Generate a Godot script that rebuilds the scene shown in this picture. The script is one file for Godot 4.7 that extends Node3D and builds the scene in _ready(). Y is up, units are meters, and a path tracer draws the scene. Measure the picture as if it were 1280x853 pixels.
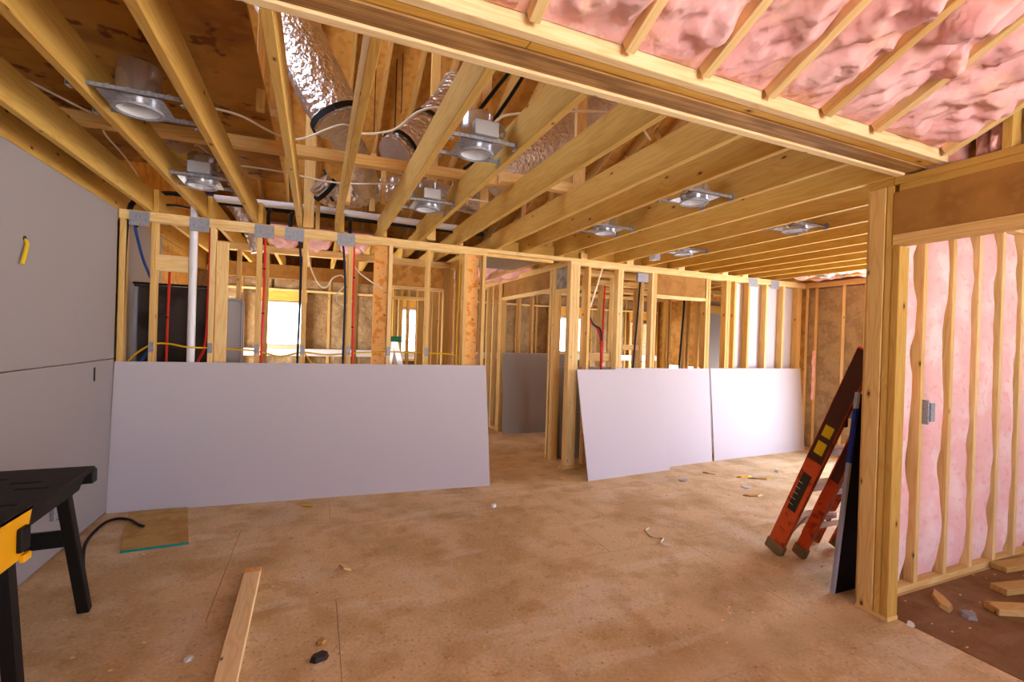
extends Node3D
# A house under construction: open stud walls, joists, foil ducts, drywall sheets leaning on the framing.

# ---------------------------------------------------------------- mesh builder
class G:
	var v := PackedVector3Array()
	var n := PackedVector3Array()
	var t := PackedVector2Array()
	var ix := PackedInt32Array()
	func tri(a: int, b: int, c: int, nn: Vector3) -> void:
		if (v[b] - v[a]).cross(v[c] - v[a]).dot(nn) > 0.0:
			ix.append_array([a, c, b])
		else:
			ix.append_array([a, b, c])
	func quad(a: Vector3, b: Vector3, c: Vector3, d: Vector3, nn: Vector3, ua := Vector2.ZERO, ub := Vector2.RIGHT, uc := Vector2.ONE, ud := Vector2.DOWN) -> void:
		var i := v.size()
		v.append_array([a, b, c, d])
		n.append_array([nn, nn, nn, nn])
		t.append_array([ua, ub, uc, ud])
		tri(i, i + 1, i + 2, nn)
		tri(i, i + 2, i + 3, nn)
	func flat_tri(a: Vector3, b: Vector3, c: Vector3, nn: Vector3) -> void:
		var i := v.size()
		v.append_array([a, b, c])
		n.append_array([nn, nn, nn])
		t.append_array([Vector2.ZERO, Vector2.ZERO, Vector2.ZERO])
		tri(i, i + 1, i + 2, nn)
	# box with chamfered edges; uv: u along x (1.2 m to a tile), v across (0.3 m to a tile)
	func box(c: Vector3, s: Vector3, bevel := 0.002, su := 1.2, sv := 0.3, off := Vector2.ZERO, along := 0) -> void:
		var h := s * 0.5
		var b := minf(bevel, minf(h.x, minf(h.y, h.z)) * 0.45)
		for ax in 3:
			var p := (ax + 1) % 3
			var q := (ax + 2) % 3
			for sg in [-1.0, 1.0]:
				var nn := Vector3.ZERO
				nn[ax] = sg
				var pts := []
				var uvs := []
				for k in [[-1, -1], [1, -1], [1, 1], [-1, 1]]:
					var w := Vector3.ZERO
					w[ax] = sg * h[ax]
					w[p] = k[0] * (h[p] - b)
					w[q] = k[1] * (h[q] - b)
					pts.append(c + w)
					var lu: float
					var lv: float
					if ax == along:
						lu = w[p] + h[p]
						lv = w[q] + h[q]
					else:
						var o := 3 - ax - along
						lu = w[along] + h[along]
						lv = w[o] + h[o] + ax * 0.05
					uvs.append(Vector2(lu / su, lv / sv) + off)
				quad(pts[0], pts[1], pts[2], pts[3], nn, uvs[0], uvs[1], uvs[2], uvs[3])
		if b < 0.0004:
			return
		for ax in 3:
			var p := (ax + 1) % 3
			var q := (ax + 2) % 3
			for a in [-1.0, 1.0]:
				for e in [-1.0, 1.0]:
					var nn := Vector3.ZERO
					nn[p] = a
					nn[q] = e
					nn = nn.normalized()
					var w := [Vector3.ZERO, Vector3.ZERO, Vector3.ZERO, Vector3.ZERO]
					for k in 4:
						w[k][ax] = (h[ax] - b) * (1.0 if k == 1 or k == 2 else -1.0)
						w[k][p] = a * (h[p] - (b if k > 1 else 0.0))
						w[k][q] = e * (h[q] - (0.0 if k > 1 else b))
					var uv := []
					for k in 4:
						uv.append(Vector2((w[k][along] + h[along]) / su, 0.02 / sv) + off)
					quad(c + w[0], c + w[1], c + w[2], c + w[3], nn, uv[0], uv[1], uv[2], uv[3])
		for a in [-1.0, 1.0]:
			for e in [-1.0, 1.0]:
				for g in [-1.0, 1.0]:
					var k := Vector3(a, e, g)
					flat_tri(c + k * (h - Vector3(0, b, b)), c + k * (h - Vector3(b, 0, b)), c + k * (h - Vector3(b, b, 0)), k.normalized())
	# eight corners: four of one face (in order) and four of the opposite one
	func hexa(a: Array, b: Array, su := 1.0) -> void:
		var mid := Vector3.ZERO
		for k in 4:
			mid += (a[k] + b[k]) / 8.0
		var faces := [[a[0], a[1], a[2], a[3]], [b[0], b[1], b[2], b[3]]]
		for k in 4:
			faces.append([a[k], a[(k + 1) % 4], b[(k + 1) % 4], b[k]])
		for q in faces:
			var nn: Vector3 = (q[1] - q[0]).cross(q[3] - q[0])
			if nn.length() < 1e-9:
				nn = (q[2] - q[1]).cross(q[3] - q[1])
			nn = nn.normalized()
			if nn.dot((q[0] + q[1] + q[2] + q[3]) / 4.0 - mid) < 0.0:
				nn = -nn
			var lu: float = (q[1] - q[0]).length() / su
			var lv: float = (q[3] - q[0]).length() / su
			quad(q[0], q[1], q[2], q[3], nn, Vector2(0, 0), Vector2(lu, 0), Vector2(lu, lv), Vector2(0, lv))
	# grid of points, smooth normals; f(i, j) gives the point
	func grid(nu: int, nv: int, pts: PackedVector3Array, toward: Vector3, su := 1.0, sv := 1.0, wrap := false) -> void:
		var i0 := v.size()
		var w := nv + 1
		for i in nu + 1:
			for j in w:
				v.append(pts[i * w + j])
				t.append(Vector2(float(i) / nu * su, float(j) / nv * sv))
				var jm := j - 1
				var jp := j + 1
				if wrap:
					jm = (j - 1 + nv) % nv
					jp = (j + 1) % nv
				jm = maxi(jm, 0)
				jp = mini(jp, nv)
				var du := pts[mini(i + 1, nu) * w + j] - pts[maxi(i - 1, 0) * w + j]
				var dv := pts[i * w + jp] - pts[i * w + jm]
				var nn := du.cross(dv).normalized()
				n.append(nn)
		var flip := false
		if toward != Vector3.ZERO:
			var acc := 0.0
			for k in range(i0, n.size(), 7):
				acc += n[k].dot(toward)
			flip = acc < 0.0
			if flip:
				for k in range(i0, n.size()):
					n[k] = -n[k]
		for i in nu:
			for j in nv:
				var a := i0 + i * w + j
				if flip:
					ix.append_array([a, a + w, a + w + 1, a, a + w + 1, a + 1])
				else:
					ix.append_array([a, a + w + 1, a + w, a, a + 1, a + w + 1])
	func tube(path: PackedVector3Array, r: float, sides := 8, rad: Variant = null, su := 1.0, caps := true) -> void:
		var pts := PackedVector3Array()
		var m := path.size()
		var up := Vector3.UP
		var d0 := (path[1] - path[0]).normalized()
		if absf(d0.dot(up)) > 0.9:
			up = Vector3.RIGHT
		var x := d0.cross(up).normalized()
		for i in m:
			var d := (path[mini(i + 1, m - 1)] - path[maxi(i - 1, 0)]).normalized()
			x = (x - d * x.dot(d)).normalized()
			var y := d.cross(x)
			for j in sides + 1:
				var a := TAU * (j % sides) / sides
				var rr := r
				if rad != null:
					rr = rad.call(float(i) / (m - 1), a)
				pts.append(path[i] + (x * cos(a) + y * sin(a)) * rr)
		var i0 := v.size()
		grid(m - 1, sides, pts, Vector3.ZERO, su, 1.0, true)
		# outward normals
		if (v[i0] - path[0]).dot(n[i0]) < 0.0:
			for k in range(i0, n.size()):
				n[k] = -n[k]
			for k in range(ix.size() - (m - 1) * sides * 6, ix.size(), 3):
				var s := ix[k + 1]
				ix[k + 1] = ix[k + 2]
				ix[k + 2] = s
		if caps:
			for e in 2:
				var o := 0 if e == 0 else (m - 1) * (sides + 1)
				var dd := (path[0] - path[1]).normalized() if e == 0 else (path[m - 1] - path[m - 2]).normalized()
				var c := v.size()
				v.append(path[0] if e == 0 else path[m - 1])
				n.append(dd)
				t.append(Vector2.ZERO)
				for j in sides:
					v.append(pts[o + j])
					n.append(dd)
					t.append(Vector2.ZERO)
				for j in sides:
					tri(c, c + 1 + j, c + 1 + (j + 1) % sides, dd)
	# profile of (radius, height), about the y axis
	func lathe(prof: PackedVector2Array, sides := 24, c := Vector3.ZERO) -> void:
		for k in prof.size() - 1:
			var a := prof[k]
			var b := prof[k + 1]
			var sl := (b - a).normalized()
			var i0 := v.size()
			for j in sides + 1:
				var g := TAU * j / sides
				var dir := Vector3(cos(g), 0, sin(g))
				for p in [a, b]:
					v.append(c + dir * p.x + Vector3.UP * p.y)
					n.append((dir * sl.y - Vector3.UP * sl.x).normalized())
					t.append(Vector2(float(j) / sides, p.y))
			for j in sides:
				var q := i0 + j * 2
				var nn := n[q]
				tri(q, q + 1, q + 3, nn)
				tri(q, q + 3, q + 2, nn)
	func mesh() -> ArrayMesh:
		var a := []
		a.resize(Mesh.ARRAY_MAX)
		a[Mesh.ARRAY_VERTEX] = v
		a[Mesh.ARRAY_NORMAL] = n
		a[Mesh.ARRAY_TEX_UV] = t
		a[Mesh.ARRAY_INDEX] = ix
		var m := ArrayMesh.new()
		m.add_surface_from_arrays(Mesh.PRIMITIVE_TRIANGLES, a)
		return m

# ---------------------------------------------------------------- naming, things, parts
var names := {}
var rng := RandomNumberGenerator.new()
var M := {}
var cache := {}

func numbered(parent: Node, called: String) -> String:
	var key := str(parent.get_instance_id()) + called
	var k: int = names.get(key, 0)
	names[key] = k + 1
	return called if k == 0 else "%s_%03d" % [called, k]

func tag(o: Node3D, label: String, category: String, group := "", kind := "") -> Node3D:
	o.set_meta("label", label)
	o.set_meta("category", category)
	if group != "":
		o.set_meta("group", group)
	if kind != "":
		o.set_meta("kind", kind)
	return o

func thing(called: String, label: String, category: String, at := Vector3.ZERO, turn := 0.0, group := "") -> Node3D:
	var o := Node3D.new()
	o.name = numbered(self, called)
	add_child(o, true)
	o.position = at
	o.rotation.y = turn
	tag(o, label, category, group)
	return o

func structure(called: String, label: String, category: String) -> Node3D:
	var o := thing(called, label, category)
	o.set_meta("kind", "structure")
	return o

# mesh given in world coordinates relative to anchor
func put(parent: Node3D, called: String, m: Mesh, mat: Material, world := Transform3D.IDENTITY) -> MeshInstance3D:
	var o := MeshInstance3D.new()
	o.mesh = m
	o.material_override = mat
	o.name = numbered(parent, called)
	parent.add_child(o, true)
	if parent == self:
		o.transform = world
	else:
		o.transform = parent.global_transform.affine_inverse() * world
	return o

# a mesh whose vertices are in world coordinates: re-centred on the anchor
func putw(parent: Node3D, called: String, g: G, mat: Material, anchor := Vector3.INF) -> MeshInstance3D:
	var a := anchor
	if a == Vector3.INF:
		var box := AABB(g.v[0], Vector3.ZERO)
		for p in g.v:
			box = box.expand(p)
		a = box.get_center()
	for i in g.v.size():
		g.v[i] -= a
	return put(parent, called, g.mesh(), mat, Transform3D(Basis.IDENTITY, a))

# a piece of lumber from a to b; d measured along up, w across
func lum(parent: Node3D, called: String, a: Vector3, b: Vector3, w: float, d: float, mat: Material, up := Vector3.UP, bevel := 0.0025) -> MeshInstance3D:
	var x := (b - a)
	var l := x.length()
	x /= l
	var u := up
	if absf(x.dot(u)) > 0.99:
		u = Vector3.BACK if absf(x.z) < 0.9 else Vector3.RIGHT
	var y := (u - x * u.dot(x)).normalized()
	var z := x.cross(y)
	var key := "%.3f_%.3f_%.3f_%d" % [l, d, w, rng.randi() % 5]
	if not cache.has(key):
		var g := G.new()
		g.box(Vector3.ZERO, Vector3(l, d, w), bevel, 1.2, 0.3, Vector2(rng.randf(), rng.randf() * 0.35))
		cache[key] = g.mesh()
	return put(parent, called, cache[key], mat, Transform3D(Basis(x, y, z), (a + b) * 0.5))

func stud(parent: Node3D, x: float, z: float, y0: float, y1: float, mat: Material, called := "stud", w := 0.038, d := 0.089) -> MeshInstance3D:
	return lum(parent, called, Vector3(x, y0, z), Vector3(x, y1, z), w, d, mat, Vector3.BACK)

func bx(parent: Node3D, called: String, c: Vector3, s: Vector3, mat: Material, bevel := 0.002, turn := Basis.IDENTITY) -> MeshInstance3D:
	var g := G.new()
	var along := 0
	if s.y > s.x and s.y > s.z:
		along = 1
	elif s.z > s.x:
		along = 2
	g.box(Vector3.ZERO, s, bevel, 1.2, 0.3, Vector2(rng.randf(), rng.randf() * 0.3), along)
	return put(parent, called, g.mesh(), mat, Transform3D(turn, c))

func spline(p: Array, per := 8) -> PackedVector3Array:
	var out := PackedVector3Array()
	for i in p.size() - 1:
		var a: Vector3 = p[maxi(i - 1, 0)]
		var b: Vector3 = p[i]
		var c: Vector3 = p[i + 1]
		var d: Vector3 = p[mini(i + 2, p.size() - 1)]
		for k in per:
			out.append(b.cubic_interpolate(c, a, d, float(k) / per))
	out.append(p[p.size() - 1])
	return out

func pick(list: Array) -> Variant:
	return list[rng.randi() % list.size()]

func cable(called: String, label: String, category: String, p: Array, r: float, mat: Material, group := "", sides := 8) -> MeshInstance3D:
	var g := G.new()
	g.tube(spline(p), r, sides)
	var o := putw(self, called, g, mat)
	tag(o, label, category, group)
	return o

# sheet of board from four front corners, thickness going along back
func sheet(parent: Node3D, called: String, q: Array, back: Vector3, mat: Material) -> MeshInstance3D:
	var g := G.new()
	var b := []
	for p in q:
		b.append(p + back)
	g.hexa(q, b)
	return putw(parent, called, g, mat)

# ---------------------------------------------------------------- textures and materials
func nz(seed_: int, freq: float, kind := FastNoiseLite.TYPE_SIMPLEX_SMOOTH, oct := 4) -> FastNoiseLite:
	var f := FastNoiseLite.new()
	f.seed = seed_
	f.frequency = freq
	f.noise_type = kind
	f.fractal_octaves = oct
	if oct <= 1:
		f.fractal_type = FastNoiseLite.FRACTAL_NONE
	return f

func layer(n: FastNoiseLite, w: int, h: int) -> PackedByteArray:
	var im := n.get_seamless_image(w, h)
	im.convert(Image.FORMAT_L8)
	return im.get_data()

func tex(w: int, h: int, bytes: PackedByteArray) -> ImageTexture:
	var im := Image.create_from_data(w, h, false, Image.FORMAT_RGB8, bytes)
	return ImageTexture.create_from_image(im)

func wood_texture(seed_: int, knots: int, light: Color, dark: Color) -> ImageTexture:
	var w := 768
	var h := 256
	var r := RandomNumberGenerator.new()
	r.seed = seed_
	var warp := nz(seed_, 0.004, FastNoiseLite.TYPE_SIMPLEX_SMOOTH, 3)
	var fib := nz(seed_ + 1, 0.06, FastNoiseLite.TYPE_SIMPLEX_SMOOTH, 2)
	var kn := []
	for i in knots:
		kn.append(Vector3(r.randf() * w, r.randf() * h, r.randf_range(3, 6)))
	var out := PackedByteArray()
	out.resize(w * h * 3)
	for y in h:
		for x in w:
			var xx := float(x)
			var fade := smoothstep(w * 0.85, w, xx)
			var bend := warp.get_noise_2d(xx * 0.35, y * 2.0)
			var f := fib.get_noise_2d(xx * 0.08, y * 3.0)
			if fade > 0.0:
				bend = lerpf(bend, warp.get_noise_2d((xx - w) * 0.35, y * 2.0), fade)
				f = lerpf(f, fib.get_noise_2d((xx - w) * 0.08, y * 3.0), fade)
			var v := 0.5 + 0.5 * sin((y * 0.20 + bend * 13.0))
			v = 0.16 + 0.40 * v * v + 0.30 * f
			var kk := 0.0
			for k in kn:
				var dx: float = (xx - k.x) / 1.5
				var dy: float = y - k.y
				var dd: float = sqrt(dx * dx + dy * dy) / k.z
				if dd < 2.6:
					kk = maxf(kk, (1.0 - smoothstep(0.55, 1.1, dd)) + 0.3 * (1.0 - smoothstep(1.0, 2.6, dd)))
			var c := light.lerp(dark, clampf(v, 0.0, 1.0))
			c = c.lerp(Color(0.27, 0.13, 0.05), clampf(kk, 0, 1) * 0.8)
			var o := (y * w + x) * 3
			out[o] = int(clampf(c.r, 0, 1) * 255)
			out[o + 1] = int(clampf(c.g, 0, 1) * 255)
			out[o + 2] = int(clampf(c.b, 0, 1) * 255)
	return tex(w, h, out)

# mixes up to three noise layers over a base colour
func mottled(w: int, base: Color, layers: Array) -> ImageTexture:
	var data := []
	for l in layers:
		data.append(layer(l[0], w, w))
	var out := PackedByteArray()
	out.resize(w * w * 3)
	for i in w * w:
		var c := base
		for k in layers.size():
			var a := smoothstep(layers[k][2], layers[k][3], data[k][i] / 255.0) * float(layers[k][4])
			c = c.lerp(layers[k][1], a)
		out[i * 3] = int(c.r * 255)
		out[i * 3 + 1] = int(c.g * 255)
		out[i * 3 + 2] = int(c.b * 255)
	return tex(w, w, out)

func mat(col: Color, rough := 0.85, metal := 0.0, t: Texture2D = null, tri := 0.0) -> StandardMaterial3D:
	var m := StandardMaterial3D.new()
	m.albedo_color = col
	m.roughness = rough
	m.metallic = metal
	m.metallic_specular = 0.35
	if t:
		m.albedo_texture = t
	if tri > 0.0:
		m.uv1_triplanar = true
		m.uv1_world_triplanar = true
		m.uv1_scale = Vector3.ONE * tri
	return m

func normal_tex(n: FastNoiseLite, size: int, strength: float) -> ImageTexture:
	var im := n.get_seamless_image(size, size)
	im.convert(Image.FORMAT_RGBA8)
	im.bump_map_to_normal_map(strength)
	return ImageTexture.create_from_image(im)

func add_normal(m: StandardMaterial3D, t: Texture2D, k: float) -> StandardMaterial3D:
	m.normal_enabled = true
	m.normal_texture = t
	m.normal_scale = k
	return m

func materials() -> void:
	var wa := wood_texture(11, 2, Color(1.0, 0.95, 0.83), Color(0.93, 0.80, 0.60))
	var wb := wood_texture(23, 4, Color(1.0, 0.94, 0.80), Color(0.90, 0.76, 0.54))
	M.studs = [mat(Color(0.91, 0.84, 0.69), 0.8, 0, wa), mat(Color(0.89, 0.80, 0.63), 0.8, 0, wb), mat(Color(0.94, 0.87, 0.73), 0.8, 0, wa), mat(Color(0.87, 0.78, 0.60), 0.8, 0, wb)]
	M.joists = [mat(Color(0.81, 0.705, 0.43), 0.75, 0, wa), mat(Color(0.78, 0.665, 0.40), 0.75, 0, wb), mat(Color(0.83, 0.725, 0.46), 0.75, 0, wa)]
	M.aged = [mat(Color(0.76, 0.66, 0.48), 0.8, 0, wb), mat(Color(0.80, 0.69, 0.51), 0.8, 0, wa)]
	M.pale = mat(Color(0.98, 0.93, 0.84), 0.8, 0, wa)
	M.yellow = mat(Color(0.92, 0.78, 0.44), 0.7, 0, wb)
	# laminated veneer: fine dark lines along the length
	var lw := 256
	var lo := PackedByteArray()
	lo.resize(lw * lw * 3)
	var ln := layer(nz(5, 0.01), lw, lw)
	for y in lw:
		var s := 0.5 + 0.5 * sin(y * TAU / lw * 30.0)
		var s2 := 0.5 + 0.5 * sin(y * TAU / lw * 9.0 + 1.0)
		for x in lw:
			var v := clampf(0.25 + 0.35 * s * s + 0.25 * s2 + (ln[y * lw + x] / 255.0 - 0.5) * 0.7, 0, 1)
			var c := Color(0.84, 0.69, 0.46).lerp(Color(0.48, 0.34, 0.19), v)
			var o := (y * lw + x) * 3
			lo[o] = int(c.r * 255)
			lo[o + 1] = int(c.g * 255)
			lo[o + 2] = int(c.b * 255)
	M.lvl = mat(Color(0.95, 0.9, 0.85), 0.7, 0, tex(lw, lw, lo))
	# oriented strand board
	var cell := nz(31, 0.035, FastNoiseLite.TYPE_CELLULAR, 1)
	cell.cellular_return_type = FastNoiseLite.RETURN_CELL_VALUE
	cell.domain_warp_enabled = true
	cell.domain_warp_amplitude = 25.0
	var osb := mottled(512, Color(0.80, 0.63, 0.37), [[cell, Color(0.60, 0.43, 0.20), 0.3, 0.9, 0.55], [nz(32, 0.006), Color(0.80, 0.62, 0.36), 0.5, 0.8, 0.6]])
	M.osb = mat(Color(1.0, 0.95, 0.84), 0.8, 0, osb, 0.9)
	# stained plywood of the attic deck over the left bay
	M.stained = mat(Color(0.95, 0.87, 0.68), 0.75, 0, mottled(512, Color(0.74, 0.57, 0.30), [[nz(41, 0.006), Color(0.60, 0.43, 0.19), 0.4, 0.8, 0.9], [nz(42, 0.016), Color(0.36, 0.18, 0.07), 0.72, 0.82, 0.7], [nz(43, 0.02), Color(0.78, 0.62, 0.34), 0.55, 0.85, 0.5]]), 0.55)
	M.ply = mat(Color(0.86, 0.74, 0.58), 0.8, 0, mottled(256, Color(0.76, 0.64, 0.41), [[nz(45, 0.012), Color(0.67, 0.54, 0.32), 0.3, 0.85, 0.8], [nz(46, 0.05), Color(0.82, 0.69, 0.49), 0.5, 0.85, 0.4]]), 1.0)
	M.ply_light = mat(Color(1.0, 0.98, 0.94), 0.8, 0, M.ply.albedo_texture, 1.0)
	M.rust = mat(Color(0.97, 0.88, 0.74), 0.8, 0, mottled(512, Color(0.96, 0.80, 0.58), [[nz(47, 0.012), Color(0.88, 0.62, 0.30), 0.54, 0.70, 0.75], [nz(48, 0.03), Color(0.66, 0.36, 0.14), 0.74, 0.84, 0.7]]), 1.1)
	# floor: dusty sheathing with mud, scuffs and plaster dust
	var fw := 1024
	var f1 := layer(nz(61, 0.004, FastNoiseLite.TYPE_SIMPLEX_SMOOTH, 5), fw, fw)
	var f2 := layer(nz(62, 0.010, FastNoiseLite.TYPE_SIMPLEX_SMOOTH, 5), fw, fw)
	var f3 := layer(nz(63, 0.035, FastNoiseLite.TYPE_SIMPLEX_SMOOTH, 3), fw, fw)
	var f4 := layer(nz(64, 0.16, FastNoiseLite.TYPE_SIMPLEX_SMOOTH, 2), fw, fw)
	var f5 := layer(nz(65, 0.006, FastNoiseLite.TYPE_SIMPLEX_SMOOTH, 5), fw, fw)
	var fo := PackedByteArray()
	fo.resize(fw * fw * 3)
	for i in fw * fw:
		var c := Color(0.86, 0.755, 0.585)
		c = c.lerp(Color(0.70, 0.58, 0.40), smoothstep(0.35, 0.85, f1[i] / 255.0) * 0.55)
		var st: float = f2[(i / fw) * fw + (i % fw) / 5] / 255.0
		c = c.lerp(Color(0.92, 0.88, 0.82), smoothstep(0.66, 0.80, st) * 0.35)
		c = c.lerp(Color(0.68, 0.525, 0.325), smoothstep(0.5, 0.85, f2[i] / 255.0) * 0.38)
		c = c.lerp(Color(0.87, 0.80, 0.69), smoothstep(0.55, 0.9, f5[i] / 255.0) * 0.6)
		c = c.lerp(Color(0.48, 0.34, 0.22), smoothstep(0.68, 0.9, f3[i] / 255.0) * 0.16)
		var g := (f4[i] / 255.0 - 0.5) * 0.10
		if f4[i] > 222:
			c = c.lerp(Color(0.92, 0.86, 0.78), 0.5)
		elif f4[i] < 30:
			c = c.lerp(Color(0.30, 0.19, 0.11), 0.5)
		fo[i * 3] = int(clampf(c.r + g, 0, 1) * 255)
		fo[i * 3 + 1] = int(clampf(c.g + g, 0, 1) * 255)
		fo[i * 3 + 2] = int(clampf(c.b + g, 0, 1) * 255)
	M.floor = mat(Color(1, 1, 1), 0.62, 0, tex(fw, fw, fo), 0.27)
	add_normal(M.floor, normal_tex(nz(66, 0.03, FastNoiseLite.TYPE_SIMPLEX_SMOOTH, 4), 256, 2.0), 0.25)
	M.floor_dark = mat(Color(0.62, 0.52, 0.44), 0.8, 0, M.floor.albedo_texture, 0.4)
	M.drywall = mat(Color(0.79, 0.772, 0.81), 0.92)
	M.drywall_wall = mat(Color(0.59, 0.555, 0.555), 0.92)  # same drywall as the sheets, colour darkened for the left wall's dimmer light
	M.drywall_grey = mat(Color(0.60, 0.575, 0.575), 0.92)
	M.core = mat(Color(0.82, 0.80, 0.78), 0.95)
	# fibreglass
	var pn := normal_tex(nz(81, 0.03, FastNoiseLite.TYPE_SIMPLEX_SMOOTH, 5), 256, 8.0)
	var pt := mottled(512, Color(0.96, 0.72, 0.72), [[nz(82, 0.006), Color(0.98, 0.80, 0.79), 0.4, 0.75, 0.9], [nz(83, 0.010), Color(0.91, 0.69, 0.54), 0.55, 0.85, 0.8], [nz(84, 0.04), Color(0.99, 0.85, 0.84), 0.55, 0.85, 0.6]])
	M.pink = add_normal(mat(Color(1, 1, 1), 0.95, 0, pt, 0.8), pn, 0.8)
	M.pink.subsurf_scatter_enabled = false
	M.pink_wall = add_normal(mat(Color(1, 1, 1), 0.95, 0, mottled(512, Color(0.95, 0.74, 0.74), [[nz(85, 0.006), Color(0.97, 0.84, 0.83), 0.4, 0.75, 0.9], [nz(86, 0.03), Color(0.90, 0.62, 0.60), 0.6, 0.85, 0.5]]), 0.8), pn, 0.4)
	M.kraft = add_normal(mat(Color(1, 1, 1), 0.6, 0, mottled(256, Color(0.64, 0.53, 0.38), [[nz(87, 0.012), Color(0.56, 0.45, 0.31), 0.4, 0.8, 0.9], [nz(88, 0.05), Color(0.70, 0.60, 0.46), 0.55, 0.85, 0.6]]), 1.0), normal_tex(nz(89, 0.012, FastNoiseLite.TYPE_SIMPLEX, 4), 256, 9.0), 0.8)
	# metals
	var foil_n := normal_tex(nz(91, 0.045, FastNoiseLite.TYPE_CELLULAR, 4), 256, 14.0)
	M.foil = add_normal(mat(Color(0.84, 0.80, 0.77), 0.29, 0.88, null, 2.6), foil_n, 1.0)
	M.foil.uv1_triplanar = true
	M.galv = mat(Color(0.70, 0.71, 0.74), 0.38, 0.75, mottled(256, Color(1, 1, 1), [[nz(93, 0.05, FastNoiseLite.TYPE_CELLULAR, 1), Color(0.78, 0.80, 0.84), 0.2, 0.9, 0.8]]), 4.0)
	M.zinc_plate = mat(Color(0.62, 0.62, 0.65), 0.55, 0.35, M.galv.albedo_texture, 6.0)
	M.chrome = mat(Color(0.82, 0.82, 0.84), 0.22, 0.85)
	M.box = mat(Color(0.74, 0.76, 0.80), 0.45, 0.3)
	M.alu = mat(Color(0.80, 0.79, 0.77), 0.38, 0.7)
	# plastics and paints
	M.white_cable = mat(Color(0.93, 0.90, 0.82), 0.5)
	M.yellow_cable = mat(Color(0.88, 0.72, 0.10), 0.5)
	M.black = mat(Color(0.06, 0.055, 0.06), 0.6)
	M.bench = mat(Color(0.075, 0.06, 0.055), 0.55)
	M.black_pipe = mat(Color(0.05, 0.05, 0.06), 0.45)
	M.pvc = mat(Color(0.90, 0.90, 0.93), 0.35)
	M.red = mat(Color(0.80, 0.16, 0.08), 0.4)
	M.blue = mat(Color(0.10, 0.28, 0.58), 0.4)
	M.navy = mat(Color(0.10, 0.14, 0.26), 0.4)
	M.orange = mat(Color(0.82, 0.35, 0.16), 0.5, 0, mottled(256, Color(1, 1, 1), [[nz(95, 0.02), Color(0.62, 0.45, 0.38), 0.5, 0.8, 0.7], [nz(96, 0.06), Color(0.92, 0.85, 0.80), 0.6, 0.85, 0.5]]), 1.5)
	M.rubber = mat(Color(0.52, 0.44, 0.33), 0.9)
	M.rail_brown = mat(Color(0.30, 0.17, 0.12), 0.65)  # dark brown for the upper part of the ladder rails
	M.sticker = mat(Color(0.86, 0.74, 0.08), 0.6)
	M.darkprint = mat(Color(0.20, 0.20, 0.16), 0.7)
	M.yellow_plastic = mat(Color(0.93, 0.66, 0.03), 0.45)
	M.tub = mat(Color(0.25, 0.22, 0.21), 0.75, 0, mottled(256, Color(1, 1, 1), [[nz(97, 0.01), Color(0.7, 0.68, 0.68), 0.4, 0.8, 1.0], [nz(98, 0.12), Color(1, 1, 1), 0.8, 0.9, 0.6]]), 1.0)
	M.tub_grey = mat(Color(0.66, 0.65, 0.67), 0.5)
	M.teal = mat(Color(0.05, 0.55, 0.52), 0.7)
	M.panel_dark = mat(Color(0.13, 0.07, 0.06), 0.5)  # brown board, colour darkened for the shade between it and the post
	M.panel_blue = mat(Color(0.10, 0.18, 0.52), 0.45)
	M.silver = mat(Color(0.62, 0.64, 0.70), 0.4, 0.4)
	M.vinyl = mat(Color(0.93, 0.93, 0.94), 0.4)
	M.paper = mat(Color(0.86, 0.86, 0.86), 0.9)
	M.green = mat(Color(0.05, 0.42, 0.28), 0.5)
	M.concrete = mat(Color(0.66, 0.63, 0.60), 0.95, 0, mottled(256, Color(1, 1, 1), [[nz(99, 0.03), Color(0.8, 0.78, 0.76), 0.3, 0.8, 1.0]]), 1.0)
	M.mirror_white = mat(Color(0.95, 0.95, 0.96), 0.3, 0.2)
	var gl := mat(Color(0.92, 0.96, 1.0, 0.08), 0.02)
	gl.transparency = BaseMaterial3D.TRANSPARENCY_ALPHA
	M.glass = gl

# ---------------------------------------------------------------- set-up
const WZ := -4.7695      # centre line of the stud wall between the main room and the back rooms
const JX := [-1.29, -0.91, -0.53, -0.166, 0.152, 0.546, 0.932, 1.317, 1.752, 2.067, 2.508, 2.912, 3.323, 3.74, 4.14, 4.50, 4.87, 5.24, 5.60, 5.97, 6.33]

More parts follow.
